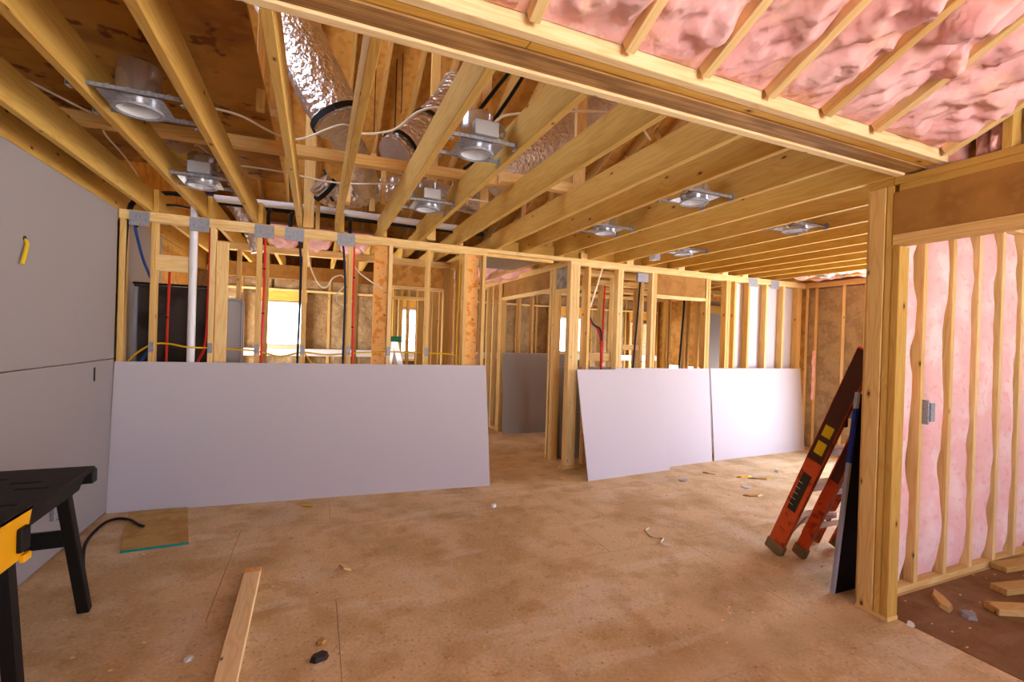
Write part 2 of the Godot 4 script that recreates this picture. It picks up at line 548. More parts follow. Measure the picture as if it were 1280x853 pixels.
func _ready() -> void:
	rng.seed = 20240611
	var cam := Camera3D.new()
	cam.name = "camera"
	cam.fov = 72.125
	cam.near = 0.05
	cam.far = 200.0
	add_child(cam)
	cam.transform = Transform3D(Basis(Vector3(0.9224695, 0.031299, 0.3847992), Vector3(-0.0272805, 0.9995014, -0.0158992), Vector3(-0.3851049, 0.0041690, 0.9228634)).orthonormalized(), Vector3(0, 1.4848, 0))
	cam.current = true
	var sky_m := ProceduralSkyMaterial.new()
	sky_m.sky_top_color = Color(0.80, 0.87, 1.0)
	sky_m.sky_horizon_color = Color(0.95, 0.97, 1.0)
	sky_m.ground_horizon_color = Color(0.86, 0.85, 0.83)
	sky_m.ground_bottom_color = Color(0.84, 0.82, 0.80)
	sky_m.sky_energy_multiplier = 1.0
	sky_m.ground_energy_multiplier = 1.6
	var sky := Sky.new()
	sky.sky_material = sky_m
	var env := Environment.new()
	env.background_mode = Environment.BG_SKY
	env.sky = sky
	env.background_energy_multiplier = 3.0
	env.tonemap_mode = Environment.TONE_MAPPER_LINEAR
	env.tonemap_exposure = 3.35
	env.sdfgi_enabled = true
	env.ssao_enabled = true
	env.ssil_enabled = true
	var we := WorldEnvironment.new()
	we.name = "world"
	we.environment = env
	add_child(we)
	# area light added to strengthen the daylight through the far right wall's wide door hole
	var day := AreaLight3D.new()
	day.name = "daylight_door"
	day.area_size = Vector2(1.6, 2.1)
	day.light_color = Color(0.86, 0.92, 1.0)
	day.light_energy = 0.65
	day.area_normalize_energy = false
	day.area_range = 30.0
	day.shadow_enabled = true
	add_child(day)
	day.transform = Transform3D(Basis(Vector3.UP, PI / 2), Vector3(6.86, 1.18, -2.79))
	materials()
	floor_()
	shell()
	wall_back()
	back_rooms()
	ceiling()
	roof()
	beam_and_post()
	vault()
	right_wall()
	drywall_sheets()
	plumbing()
	recessed_lights()
	ducts()
	cables()
	ladder()
	bench()
	floor_items()
	debris()

# ---------------------------------------------------------------- structure
func floor_() -> void:
	var f := structure("floor", "dusty brown plywood subfloor of sheets laid edge to edge", "floor")
	bx(f, "subfloor_base", Vector3(2.5, -0.07, -4.2), Vector3(8.8, 0.10, 16.0), M.aged[0], 0.0)
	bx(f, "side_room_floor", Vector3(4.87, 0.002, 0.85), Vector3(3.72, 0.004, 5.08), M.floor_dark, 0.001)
	var z := -11.31
	var row := 0
	while z < 3.4:
		var x := -1.7 - (1.22 if row % 2 == 0 else 0.6)
		while x < 6.8:
			var x0 := maxf(x, -1.7)
			var x1 := minf(x + 2.44, 6.8)
			if x1 - x0 > 0.05:
				bx(f, "floor_panel", Vector3((x0 + x1) / 2, -0.009, z + 0.61), Vector3(x1 - x0 - 0.0025, 0.018, 1.2175), M.floor, 0.001)
			x += 2.44
		z += 1.22
		row += 1

# slab with rectangular holes in the plane across `n` ("x" or "z"); holes as [a0, a1, y0, y1]
func holed(p: Node3D, called: String, axis: String, at: float, thick: float, a0: float, a1: float, y0: float, y1: float, holes: Array, m: Material) -> void:
	var cells := []
	var a := a0
	for h in holes:
		cells.append([a, h[0], y0, y1])
		if h[2] > y0:
			cells.append([h[0], h[1], y0, h[2]])
		if h[3] < y1:
			cells.append([h[0], h[1], h[3], y1])
		a = h[1]
	cells.append([a, a1, y0, y1])
	for c in cells:
		if c[1] - c[0] < 0.01:
			continue
		var mid := Vector3((c[0] + c[1]) / 2, (c[2] + c[3]) / 2, at)
		var s := Vector3(c[1] - c[0], c[3] - c[2], thick)
		if axis == "x":
			mid = Vector3(at, mid.y, mid.x)
			s = Vector3(thick, s.y, s.x)
		bx(p, called, mid, s, m, 0.0)

func shell() -> void:
	var w := structure("wall_left", "grey drywall wall with a horizontal seam left of the main room", "wall")
	holed(w, "sheathing", "x", -1.66, 0.10, -11.4, 3.6, -0.1, 7.0, [[-7.9, -6.1, 0.2, 1.7], [-4.0, -2.2, 3.3, 4.7]], M.osb)  # both holes unseen, added to light the back room and the attic
	bx(w, "top_plate", Vector3(-1.557, 2.40, -3.9), Vector3(0.086, 0.076, 15.0), M.joists[1])
	for k in 3:
		var z0 := -4.715 + k * 2.75
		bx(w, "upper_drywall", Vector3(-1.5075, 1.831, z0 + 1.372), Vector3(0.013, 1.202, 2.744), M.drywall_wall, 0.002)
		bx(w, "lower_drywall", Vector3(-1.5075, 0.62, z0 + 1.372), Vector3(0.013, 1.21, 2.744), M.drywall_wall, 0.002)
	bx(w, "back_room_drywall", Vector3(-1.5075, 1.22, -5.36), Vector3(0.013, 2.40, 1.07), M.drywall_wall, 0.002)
	# screw heads and the cut-out for a box
	var sc := G.new()
	for p in [[-3.35, 1.95], [-3.35, 1.62], [-3.9, 1.75], [-3.9, 1.5], [-4.3, 2.0], [-4.3, 1.55], [-3.75, 1.15], [-3.75, 1.02], [-4.05, 1.16], [-4.05, 1.03], [-4.05, 0.86], [-3.75, 0.62], [-4.05, 0.6], [-3.1, 0.9], [-2.7, 1.5], [-3.05, 2.2], [-3.6, 2.2], [-4.15, 2.32]]:
		sc.tube(PackedVector3Array([Vector3(-1.5015, p[1], p[0]), Vector3(-1.4998, p[1], p[0])]), 0.0045, 8)
	putw(w, "screw_heads", sc, M.aged[0]).set_meta("kind", "stuff")
	var slot := bx(w, "box_opening", Vector3(-1.500, 1.13, -4.36), Vector3(0.004, 0.10, 0.022), M.black, 0.0)  # black plate stands in for the shade inside the cut-out
	slot.set_meta("label", "dark narrow cut-out for a box")
	for k in 2:
		bx(w, "low_box", Vector3(-1.492, 0.30, -3.86 + k * 0.06), Vector3(0.03, 0.11 - 0.03 * k, 0.05), M.zinc_plate)
	# outer walls that the camera does not see in full; daylight comes through their openings, some added only for light
	var fr := structure("wall_front", "framed front wall with open window holes behind the viewer", "wall")
	holed(fr, "sheathing", "z", 3.55, 0.12, -1.71, 6.8, -0.1, 4.2, [[0.3, 2.7, 0.3, 2.3], [4.9, 5.9, 0.9, 2.0]], M.osb)
	var rt := structure("wall_far_right", "exterior wall of studs with brown kraft-faced insulation at the far right", "wall")
	holed(rt, "sheathing", "x", 6.78, 0.06, -11.4, -1.75, -0.1, 2.55, [[-7.8, -5.0, 0.05, 1.05], [-3.62, -1.95, 0.0, 2.3]], M.osb)  # hidden low hole added to light the back rooms
	holed(rt, "gable_sheathing", "x", 6.78, 0.06, -11.4, -1.75, 2.55, 7.0, [], M.osb)
	for y in [2.421, 2.383]:
		lum(rt, "top_plate", Vector3(6.69, y, -8.0), Vector3(6.69, y, -1.8), 0.089, 0.038, M.studs[1])
	lum(rt, "bottom_plate", Vector3(6.69, 0.019, -4.72), Vector3(6.69, 0.019, -3.64), 0.089, 0.038, M.studs[1])
	var zs := [-4.70, -4.56, -4.18, -3.90, -3.66]
	for z in zs:
		lum(rt, "stud", Vector3(6.69, 0.038, z), Vector3(6.69, 2.364, z), 0.038, 0.089, pick(M.studs), Vector3.RIGHT)
	for k in 4:
		if zs[k + 1] - zs[k] > 0.1:
			batt(rt, "kraft_batt", Vector3(6.66, 0.05, zs[k] + 0.012), Vector3(0, 2.30, 0), Vector3(0, 0, zs[k + 1] - zs[k] - 0.024), Vector3(-1, 0, 0), 44, 12, 0.014, 0.02, M.kraft, 300 + k, 3.0)
	batt(rt, "pink_gap", Vector3(6.655, 0.72, -4.60), Vector3(0, 0.75, 0), Vector3(0, 0, 0.055), Vector3(-1, 0, 0), 16, 6, 0.02, 0.025, M.pink, 333, 8.0)
	var rr := structure("wall_right_room", "exterior wall of the side room with a window hole", "wall")
	holed(rr, "sheathing", "x", 6.78, 0.06, -1.75, 3.6, -0.1, 4.2, [[0.8, 2.2, 0.9, 2.1]], M.osb)

# soft sheet of fibreglass or its paper face: origin, two edges, direction it swells towards
func batt(p: Node3D, called: String, o: Vector3, eu: Vector3, ev: Vector3, nn: Vector3, nu: int, nv: int, amp: float, swell: float, m: Material, seed_: int, freq := 4.0, ragged := 0.0) -> MeshInstance3D:
	var f := nz(seed_, freq * 0.5, FastNoiseLite.TYPE_SIMPLEX_SMOOTH, 4)
	var e := nz(seed_ + 7, 1.6, FastNoiseLite.TYPE_SIMPLEX_SMOOTH, 2)
	var pts := PackedVector3Array()
	var ul := eu.length()
	var vl := ev.length()
	var vd := ev / vl
	for i in nu + 1:
		var u := float(i) / nu
		for j in nv + 1:
			var v := float(j) / nv
			var w := 1.0 - pow(absf(2.0 * v - 1.0), 4.0)
			var w2 := 1.0 - pow(absf(2.0 * u - 1.0), 12.0)
			var a := f.get_noise_3d(u * ul, v * vl, 0.3)
			var h := (swell + (absf(a) * 1.8 - 0.35 + 0.5 * a) * amp) * w * w2
			var q := o + eu * u + ev * v + nn * h
			if ragged > 0.0:
				var l := clampf(e.get_noise_2d(u * ul, 3.0) * 2.2, -0.2, 1.0)
				q -= vd * pow(v, 3.0) * maxf(l, 0.0) * ragged
			pts.append(q)
	var g := G.new()
	g.grid(nu, nv, pts, nn, ul, vl)
	# a back face gives the batt its thickness
	var bp := PackedVector3Array()
	for k in [0.0, 1.0]:
		for l in [0.0, 1.0]:
			bp.append(o + eu * k + ev * l - nn * 0.02)
	g.grid(1, 1, bp, -nn, 1, 1)
	return putw(p, called, g, m)

func plates(p: Node3D, a: Vector3, b: Vector3, double := true) -> void:
	lum(p, "top_plate", a + Vector3.UP * 2.421, b + Vector3.UP * 2.421, 0.089, 0.038, pick(M.studs))
	if double:
		lum(p, "top_plate", a + Vector3.UP * 2.383, b + Vector3.UP * 2.383, 0.089, 0.038, pick(M.studs))

func wall_back() -> void:
	var w := structure("wall_back", "open stud partition of bare pine between the main room and the back rooms", "wall")
	lum(w, "top_plate", Vector3(-1.5, 2.421, WZ), Vector3(2.0, 2.421, WZ), 0.089, 0.038, M.studs[2])
	lum(w, "top_plate", Vector3(2.002, 2.421, WZ), Vector3(6.64, 2.421, WZ), 0.089, 0.038, M.studs[0])
	lum(w, "top_plate", Vector3(-1.5, 2.383, WZ), Vector3(1.655, 2.383, WZ), 0.089, 0.038, M.studs[0])
	lum(w, "top_plate", Vector3(2.68, 2.383, WZ), Vector3(6.64, 2.383, WZ), 0.089, 0.038, M.studs[2])
	lum(w, "blocking", Vector3(1.66, 2.385, WZ - 0.03), Vector3(2.48, 2.385, WZ - 0.03), 0.038, 0.03, M.studs[1])
	lum(w, "bottom_plate", Vector3(-1.5, 0.019, WZ), Vector3(1.655, 0.019, WZ), 0.089, 0.038, M.studs[1])
	lum(w, "bottom_plate", Vector3(2.64, 0.019, WZ), Vector3(3.9, 0.019, WZ), 0.089, 0.038, M.studs[1])
	lum(w, "bottom_plate", Vector3(4.76, 0.019, WZ), Vector3(6.62, 0.019, WZ), 0.089, 0.038, M.studs[1])
	for x in [-1.472, -1.262, -0.845, -0.492, -0.118, 0.283, 0.655, 1.033, 1.425, 1.628]:
		stud(w, x, WZ, 0.038, 2.364, pick(M.studs))
	# the two wide stained studs and the wide clean one
	var ws := stud(w, 0.565, WZ - 0.02, 0.038, 2.364, M.rust, "wide_stud", 0.125, 0.038)
	ws.set_meta("label", "wide stud with rusty stains")
	var ws2 := stud(w, 1.51, WZ - 0.01, 0.038, 2.364, M.rust, "wide_stud", 0.13, 0.038)
	ws2.set_meta("label", "wide stud with rusty stains")
	stud(w, -0.775, WZ - 0.0, 0.038, 2.25, M.studs[2], "wide_stud", 0.088, 0.038)
	bx(w, "blocking", Vector3(-1.132, 2.03, WZ + 0.01), Vector3(0.222, 0.135, 0.038), M.studs[2])
	# right of the hall
	for x in [2.70, 2.742, 2.784]:
		stud(w, x, WZ + 0.0, 0.038, 2.364, M.studs[0], "post_stud", 0.041)
	for x in [2.935, 3.352, 3.392, 3.857, 3.898, 4.742, 4.785, 5.10, 5.14, 5.25, 5.505, 5.85, 6.19, 6.50, 6.545]:
		stud(w, x, WZ, 0.038, 2.364, pick(M.studs))
	bx(w, "header", Vector3(4.32, 2.232, WZ + 0.02), Vector3(0.80, 0.262, 0.03), M.ply)
	bx(w, "header", Vector3(4.32, 2.232, WZ - 0.03), Vector3(0.80, 0.262, 0.03), M.ply)
	lum(w, "header_plate", Vector3(3.92, 2.082, WZ), Vector3(4.72, 2.082, WZ), 0.089, 0.038, M.studs[2])
	for z in [2.0, 1.0]:
		pass
	# galvanised plates nailed over holes in the top plate, small guards where the yellow cable goes through
	for x in [-1.362, -0.945, -0.455, -0.21, 0.235]:
		var t := bx(w, "nail_plate", Vector3(x, 2.376, WZ + 0.047), Vector3(0.165 - 0.02 * absf(x), 0.118, 0.003), M.zinc_plate, 0.001, Basis(Vector3.BACK, rng.randf_range(-0.03, 0.02)))
		t.set_meta("label", "grey galvanised nail plate")
	for x in [5.565, 5.995]:
		bx(w, "nail_plate", Vector3(x, 2.374, WZ + 0.047), Vector3(0.17, 0.118, 0.003), M.zinc_plate, 0.001)
	for x in [-1.262, -0.845, -0.492, -0.118, 0.283, 0.655, 1.033]:
		bx(w, "cable_guard", Vector3(x, 1.325, WZ + 0.046), Vector3(0.036, 0.085, 0.002), M.zinc_plate, 0.0)
	# drywall on the far side of the right-hand studs
	for x in [5.37, 5.98]:
		bx(w, "drywall_backing", Vector3(x + 0.30, 1.2, WZ - 0.052), Vector3(0.606, 2.32, 0.013), M.drywall, 0.001)

func window_unit(called: String, label: String, x0: float, x1: float, y0: float, y1: float, z: float, bars: int) -> void:
	var w := thing(called, label, "window", Vector3((x0 + x1) / 2, y0, z))
	w.set_meta("kind", "structure")
	var s := 0.035
	for x in [x0 + s / 2, x1 - s / 2]:
		bx(w, "window_frame", Vector3(x, (y0 + y1) / 2, z), Vector3(s, y1 - y0, 0.07), M.vinyl)
	for y in [y0 + s / 2, y1 - s / 2]:
		bx(w, "window_frame", Vector3((x0 + x1) / 2, y, z), Vector3(x1 - x0 - 2 * s, s, 0.07), M.vinyl)
	for k in bars:
		bx(w, "muntin", Vector3((x0 + x1) / 2, lerpf(y0, y1, (k + 1.0) / (bars + 1.0)), z), Vector3(x1 - x0 - 2 * s, 0.016, 0.02), M.vinyl)
	bx(w, "pane", Vector3((x0 + x1) / 2, (y0 + y1) / 2, z), Vector3(x1 - x0 - 2 * s, y1 - y0 - 2 * s, 0.006), M.glass, 0.0)

func back_rooms() -> void:
	# outer back wall at z = -8 with its windows
	var r := structure("wall_rear", "rear exterior wall with kraft-faced batts between studs and small windows", "wall")
	var wins := [[-0.80, -0.20, 1.27, 1.95], [1.30, 1.88, 1.10, 1.95], [4.15, 4.85, 1.25, 1.95], [6.0, 6.5, 1.0, 1.9]]
	holed(r, "sheathing", "z", -8.14, 0.03, -1.61, 6.75, -0.1, 2.44, wins, M.kraft)
	plates(r, Vector3(-1.5, 0, -8.06), Vector3(6.7, 0, -8.06))
	lum(r, "bottom_plate", Vector3(-1.5, 0.019, -8.06), Vector3(6.7, 0.019, -8.06), 0.12, 0.038, M.studs[1])
	bx(r, "ledge_board", Vector3(2.6, 1.175, -7.985), Vector3(8.1, 0.11, 0.03), M.paper)
	bx(r, "header_strip", Vector3(2.6, 2.13, -7.99), Vector3(8.1, 0.03, 0.04), M.studs[2])
	var x := -1.45
	var prev := -1.5
	var k := 0
	while x < 6.7:
		var inside := false
		for h in wins:
			if x > h[0] - 0.03 and x < h[1] + 0.03:
				inside = true
		if not inside:
			lum(r, "stud", Vector3(x, 0.038, -8.06), Vector3(x, 2.364, -8.06), 0.038, 0.12, pick(M.aged), Vector3.BACK)
		x += 0.406
	for h in wins:
		for e in [h[0] - 0.02, h[1] + 0.02]:
			lum(r, "jack_stud", Vector3(e, 0.038, -8.06), Vector3(e, 2.1, -8.06), 0.038, 0.12, pick(M.studs), Vector3.BACK)
		bx(r, "header", Vector3((h[0] + h[1]) / 2, 2.04, -8.03), Vector3(h[1] - h[0] + 0.1, 0.15, 0.05), M.yellow)
		bx(r, "window_sill", Vector3((h[0] + h[1]) / 2, h[2] - 0.02, -8.05), Vector3(h[1] - h[0], 0.04, 0.12), M.studs[2])
	x = -1.43
	while x < 6.3:
		var hit := false
		for h in wins:
			if x + 0.37 > h[0] - 0.04 and x < h[1] + 0.04:
				hit = true
		if not hit:
			batt(r, "kraft_batt", Vector3(x, 0.04, -8.02), Vector3(0, 2.32, 0), Vector3(0.366, 0, 0), Vector3.BACK, 24, 8, 0.012, 0.015, M.kraft, 400 + k, 3.0)
		else:
			batt(r, "kraft_batt", Vector3(x, 0.04, -8.02), Vector3(0, 0.92, 0), Vector3(0.366, 0, 0), Vector3.BACK, 12, 8, 0.012, 0.015, M.kraft, 400 + k, 3.0)
			batt(r, "kraft_batt", Vector3(x, 2.15, -8.02), Vector3(0, 0.2, 0), Vector3(0.366, 0, 0), Vector3.BACK, 6, 8, 0.012, 0.015, M.kraft, 430 + k, 3.0)
		x += 0.406
		k += 1
	window_unit("window_1", "small bright window seen between studs beside the red pipe", -0.80, -0.20, 1.27, 1.95, -8.08, 0)
	window_unit("window_2", "narrow window with white muntins right of the green-topped ladder", 1.30, 1.88, 1.10, 1.95, -8.08, 2)
	window_unit("window_3", "bright window seen through the doorway beside the corner post", 4.15, 4.85, 1.25, 1.95, -8.08, 0)
	window_unit("window_4", "tall window glimpsed between the studs right of the grey box", 6.0, 6.5, 1.0, 1.9, -8.08, 1)
	# closet wall at z = -5.9 on the left
	var a := structure("wall_closet", "bare stud wall with a door header behind the left half of the partition", "wall")
	plates(a, Vector3(-1.05, 0, -5.9), Vector3(1.58, 0, -5.9))
	for sx in [-1.02, -0.80, -0.53, 0.32, 0.42, 0.66, 0.70, 1.50, 1.54]:
		stud(a, sx, -5.9, 0.0, 2.364, pick(M.aged))
	bx(a, "header", Vector3(1.1, 2.23, -5.88), Vector3(0.76, 0.25, 0.03), M.osb)
	lum(a, "header_plate", Vector3(0.72, 2.08, -5.9), Vector3(1.48, 2.08, -5.9), 0.089, 0.038, M.studs[0])
	lum(a, "header_plate", Vector3(0.72, 1.96, -6.0), Vector3(1.30, 1.96, -6.0), 0.089, 0.038, M.studs[1])
	bx(a, "header_panel", Vector3(-0.1, 2.26, -6.75), Vector3(1.9, 0.18, 0.03), M.ply)
	for sx in [1.02, 1.12, 1.22, 1.36]:
		stud(a, sx, -6.9, 0.0, 2.36, pick(M.joists))
	stud(a, 1.30, -6.4, 0.0, 2.36, M.aged[0], "stud", 0.089, 0.038)
	# hall: left wall and right wall
	var h1 := structure("wall_hall_left", "stud wall on the left of the hall", "wall")
	plates(h1, Vector3(1.60, 0, -4.82), Vector3(1.60, 0, -7.95))
	lum(h1, "bottom_plate", Vector3(1.60, 0.019, -4.82), Vector3(1.60, 0.019, -7.95), 0.089, 0.038, M.studs[1])
	for z in [-5.2, -5.6, -6.0, -6.4, -6.8, -7.2, -7.6]:
		lum(h1, "stud", Vector3(1.60, 0.038, z), Vector3(1.60, 2.364, z), 0.038, 0.089, pick(M.aged), Vector3.RIGHT)
	var h2 := structure("wall_hall_right", "stud wall with two door headers on the right of the hall", "wall")
	plates(h2, Vector3(2.745, 0, -4.815), Vector3(2.745, 0, -7.9))
	for z in [-5.15, -5.19, -5.27, -6.97, -7.01, -7.06, -7.35, -7.65]:
		lum(h2, "stud", Vector3(2.745, 0.0, z), Vector3(2.745, 2.364, z), 0.038, 0.089, pick(M.studs), Vector3.RIGHT)
	bx(h2, "header", Vector3(2.735, 2.235, -4.97), Vector3(0.05, 0.245, 0.30), M.concrete)
	lum(h2, "header_plate", Vector3(2.745, 2.09, -4.82), Vector3(2.745, 2.09, -5.13), 0.089, 0.038, M.studs[0])
	bx(h2, "header", Vector3(2.735, 2.25, -6.12), Vector3(0.05, 0.215, 1.64), M.ply)
	lum(h2, "header_plate", Vector3(2.745, 2.12, -5.30), Vector3(2.745, 2.12, -6.95), 0.089, 0.038, M.studs[2])
	bx(h2, "header", Vector3(2.735, 2.25, -7.2), Vector3(0.05, 0.215, 0.6), M.ply)
	lum(h2, "bottom_plate", Vector3(2.745, 0.019, -7.0), Vector3(2.745, 0.019, -7.9), 0.089, 0.038, M.studs[1])
	# rooms on the right
	var b := structure("wall_rooms_right", "run of bare studs behind the right half of the partition", "wall")
	plates(b, Vector3(2.80, 0, -6.98), Vector3(6.6, 0, -6.98))
	for sx in [3.02, 3.25, 3.62, 4.0]:
		stud(b, sx, -6.98, 0.0, 2.364, pick(M.studs))
	plates(b, Vector3(4.0, 0, -6.2), Vector3(6.6, 0, -6.2))
	for sx in [4.05, 4.38, 4.72, 4.76, 5.05, 5.34, 5.40, 5.72, 5.80, 6.02, 6.3]:
		stud(b, sx, -6.2, 0.0, 2.364, pick(M.joists if rng.randf() < 0.5 else M.aged))
	plates(b, Vector3(2.80, 0, -5.40), Vector3(4.4, 0, -5.40))
	for sx in [3.05, 3.28, 3.72, 3.80, 4.20, 4.36]:
		stud(b, sx, -5.40, 0.0, 2.364, pick(M.studs))
	bx(b, "blocking", Vector3(4.05, 1.42, -5.40), Vector3(0.30, 0.075, 0.038), M.studs[2])
	bx(b, "blocking", Vector3(3.55, 1.28, -5.40), Vector3(0.36, 0.11, 0.038), M.studs[2])
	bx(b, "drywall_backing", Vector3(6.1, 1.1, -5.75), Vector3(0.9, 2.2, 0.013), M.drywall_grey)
	bx(b, "blocking", Vector3(5.9, 2.06, -5.72), Vector3(0.6, 0.12, 0.038), M.joists[0])
	# ceiling insulation above the back rooms
	var ins := structure("ceiling_back", "pink fibreglass sagging between the joists over the back rooms", "ceiling")
	for k2 in 6:
		var j: float = [-0.53, -0.166, 0.152, 1.752, 2.067, 2.508][k2]
		var j2: float = [-0.166, 0.152, 0.546, 2.067, 2.508, 2.9][k2]
		var z0: float = -5.9 if k2 < 3 else -7.8
		var z1: float = -5.05 if k2 < 3 else -6.12
		batt(ins, "insulation_batt", Vector3(j + 0.02, 2.52, z0), Vector3(0, 0, z1 - z0), Vector3(j2 - j - 0.04, 0, 0), Vector3.DOWN, 30, 12, 0.07, 0.10, M.pink, 450 + k2, 5.0)
	for k2 in 2:
		batt(ins, "insulation_batt", Vector3(6.0 + k2 * 0.35, 2.50, -4.6), Vector3(0, 0, 1.0), Vector3(0.3, 0, 0), Vector3.DOWN, 24, 10, 0.06, 0.05, M.pink, 470 + k2, 5.0)

func ceiling() -> void:
	var c := structure("ceiling", "open ceiling of honey-coloured joists running from the beam to the partition", "ceiling")
	for x in JX:
		var m: Material = pick(M.joists)
		lum(c, "joist", Vector3(x, 2.532, -1.578), Vector3(x, 2.532, -4.83), 0.038, 0.184, m)
	for x in JX:
		if x == 2.067:
			continue
		lum(c, "back_joist", Vector3(x + 0.042, 2.532, -4.70), Vector3(x + 0.042, 2.532, -8.1), 0.038, 0.184, pick(M.joists))
	lum(c, "wall_joist", Vector3(-1.54, 2.532, -1.578), Vector3(-1.54, 2.532, -8.1), 0.06, 0.184, M.joists[1])
	# strongback lying across the joists
	lum(c, "strongback", Vector3(-1.36, 2.66, -3.42), Vector3(1.30, 2.66, -3.29), 0.07, 0.07, M.studs[1])
	lum(c, "strongback", Vector3(1.2, 2.66, -3.20), Vector3(5.2, 2.66, -3.14), 0.07, 0.07, M.studs[2])
	# plywood storage deck over the left bays
	for k in 3:
		var z0: float = [-1.62, -2.84, -4.06][k]
		var z1: float = [-2.838, -4.058, -4.36][k]
		bx(c, "deck_panel", Vector3(-0.94, 2.735, (z0 + z1) / 2), Vector3(1.32, 0.016, z0 - z1), M.stained, 0.001)
	# blocks at the plate on the right
	for k in range(8, 14):
		bx(c, "end_block", Vector3((JX[k] + JX[k + 1]) / 2, 2.50, WZ - 0.03), Vector3(JX[k + 1] - JX[k] - 0.04, 0.115, 0.02), M.joists[0])
	for x in [2.86, 3.5, 4.3, 5.05, 5.42]:
		bx(c, "nailing_block", Vector3(x, 2.475, WZ + 0.035), Vector3(0.10, 0.07, 0.02), M.studs[2])
	# 2x4 struts standing on the plate and carrying the roof
	for s in [[-0.095, -4.66, 3.9, 0.089], [-0.02, -4.74, 3.9, 0.038], [0.44, -4.5, 3.15, 0.05], [0.50, -4.2, 3.25, 0.038], [1.02, -4.62, 4.4, 0.089], [1.52, -4.5, 4.4, 0.089], [2.36, -4.3, 4.6, 0.089], [2.48, -4.9, 4.6, 0.06], [1.86, -3.2, 4.4, 0.089], [-0.30, -2.75, 3.6, 0.038]]:
		lum(c, "strut", Vector3(s[0], 2.62 if s[1] > -4.6 else 2.44, s[1]), Vector3(s[0], s[2], s[1]), s[3], 0.038, pick(M.studs), Vector3.BACK)
	bx(c, "cleat", Vector3(-0.218, 2.70, -2.62), Vector3(0.05, 0.26, 0.085), M.pale)
	bx(c, "cleat", Vector3(0.20, 2.62, -4.0), Vector3(0.04, 0.18, 0.085), M.studs[2])

func roof() -> void:
	var r := structure("roof", "underside of the rear roof with rafters and strand board panels", "roof")
	# slope: y = 5.0 + 0.45 (z + 5.6), measured at the rafter undersides
	var s := 0.45
	var at := func(x: float, z: float, up: float) -> Vector3: return Vector3(x, 5.0 + s * (z + 5.6) + up, z)
	var z := -11.2
	var k := 0
	while z < -2.6:
		var z1 := minf(z + 1.11, -2.6)
		for half in 4:
			var x0 := -1.6 + half * 2.44 - (1.22 if k % 2 else 0.0)
			var x1 := minf(x0 + 2.436, 6.8)
			x0 = maxf(x0, -1.6)
			var q := [at.call(x0, z, 0.20), at.call(x1, z, 0.20), at.call(x1, z1 - 0.003, 0.20), at.call(x0, z1 - 0.003, 0.20)]
			sheet(r, "roof_panel", q, Vector3(0, 0.02, 0), M.osb)
		z = z1
		k += 1
	sheet(r, "underlay", [at.call(-1.7, -11.3, 0.225), at.call(6.85, -11.3, 0.225), at.call(6.85, -2.5, 0.225), at.call(-1.7, -2.5, 0.225)], Vector3(0, 0.01, 0), M.black)
	var x := -1.3
	while x < 6.7:
		lum(r, "rafter", at.call(x, -11.0, 0.10), at.call(x, -2.62, 0.10), 0.038, 0.184, pick(M.aged), Vector3(0, 1, 0))
		x += 0.406
	lum(r, "ridge_board", Vector3(-1.6, 6.40, -2.6), Vector3(6.75, 6.40, -2.6), 0.04, 0.25, M.aged[0])
	sheet(r, "roof_closure", [Vector3(-1.7, 6.56, -2.62), Vector3(6.85, 6.56, -2.62), Vector3(6.85, 5.9, -1.3), Vector3(-1.7, 5.9, -1.3)], Vector3(0, 0.03, 0), M.osb)
	bx(r, "attic_partition", Vector3(2.55, 4.4, -1.44), Vector3(8.5, 3.4, 0.03), M.osb, 0.0)
	bx(r, "soffit", Vector3(2.55, 2.42, -9.75), Vector3(8.5, 0.04, 3.2), M.osb, 0.0)
	bx(r, "eave_board", Vector3(2.55, 2.5, -11.2), Vector3(8.5, 0.3, 0.04), M.osb, 0.0)
	# braces from the right-hand rafters down to the joists
	for b in [[Vector3(4.3, 4.3, -6.0), Vector3(3.4, 2.7, -4.5)], [Vector3(5.0, 5.0, -6.2), Vector3(3.9, 2.7, -4.2)], [Vector3(2.6, 4.6, -5.8), Vector3(2.0, 2.7, -4.6)]]:
		lum(r, "brace", b[0], b[1], 0.038, 0.089, M.studs[1])

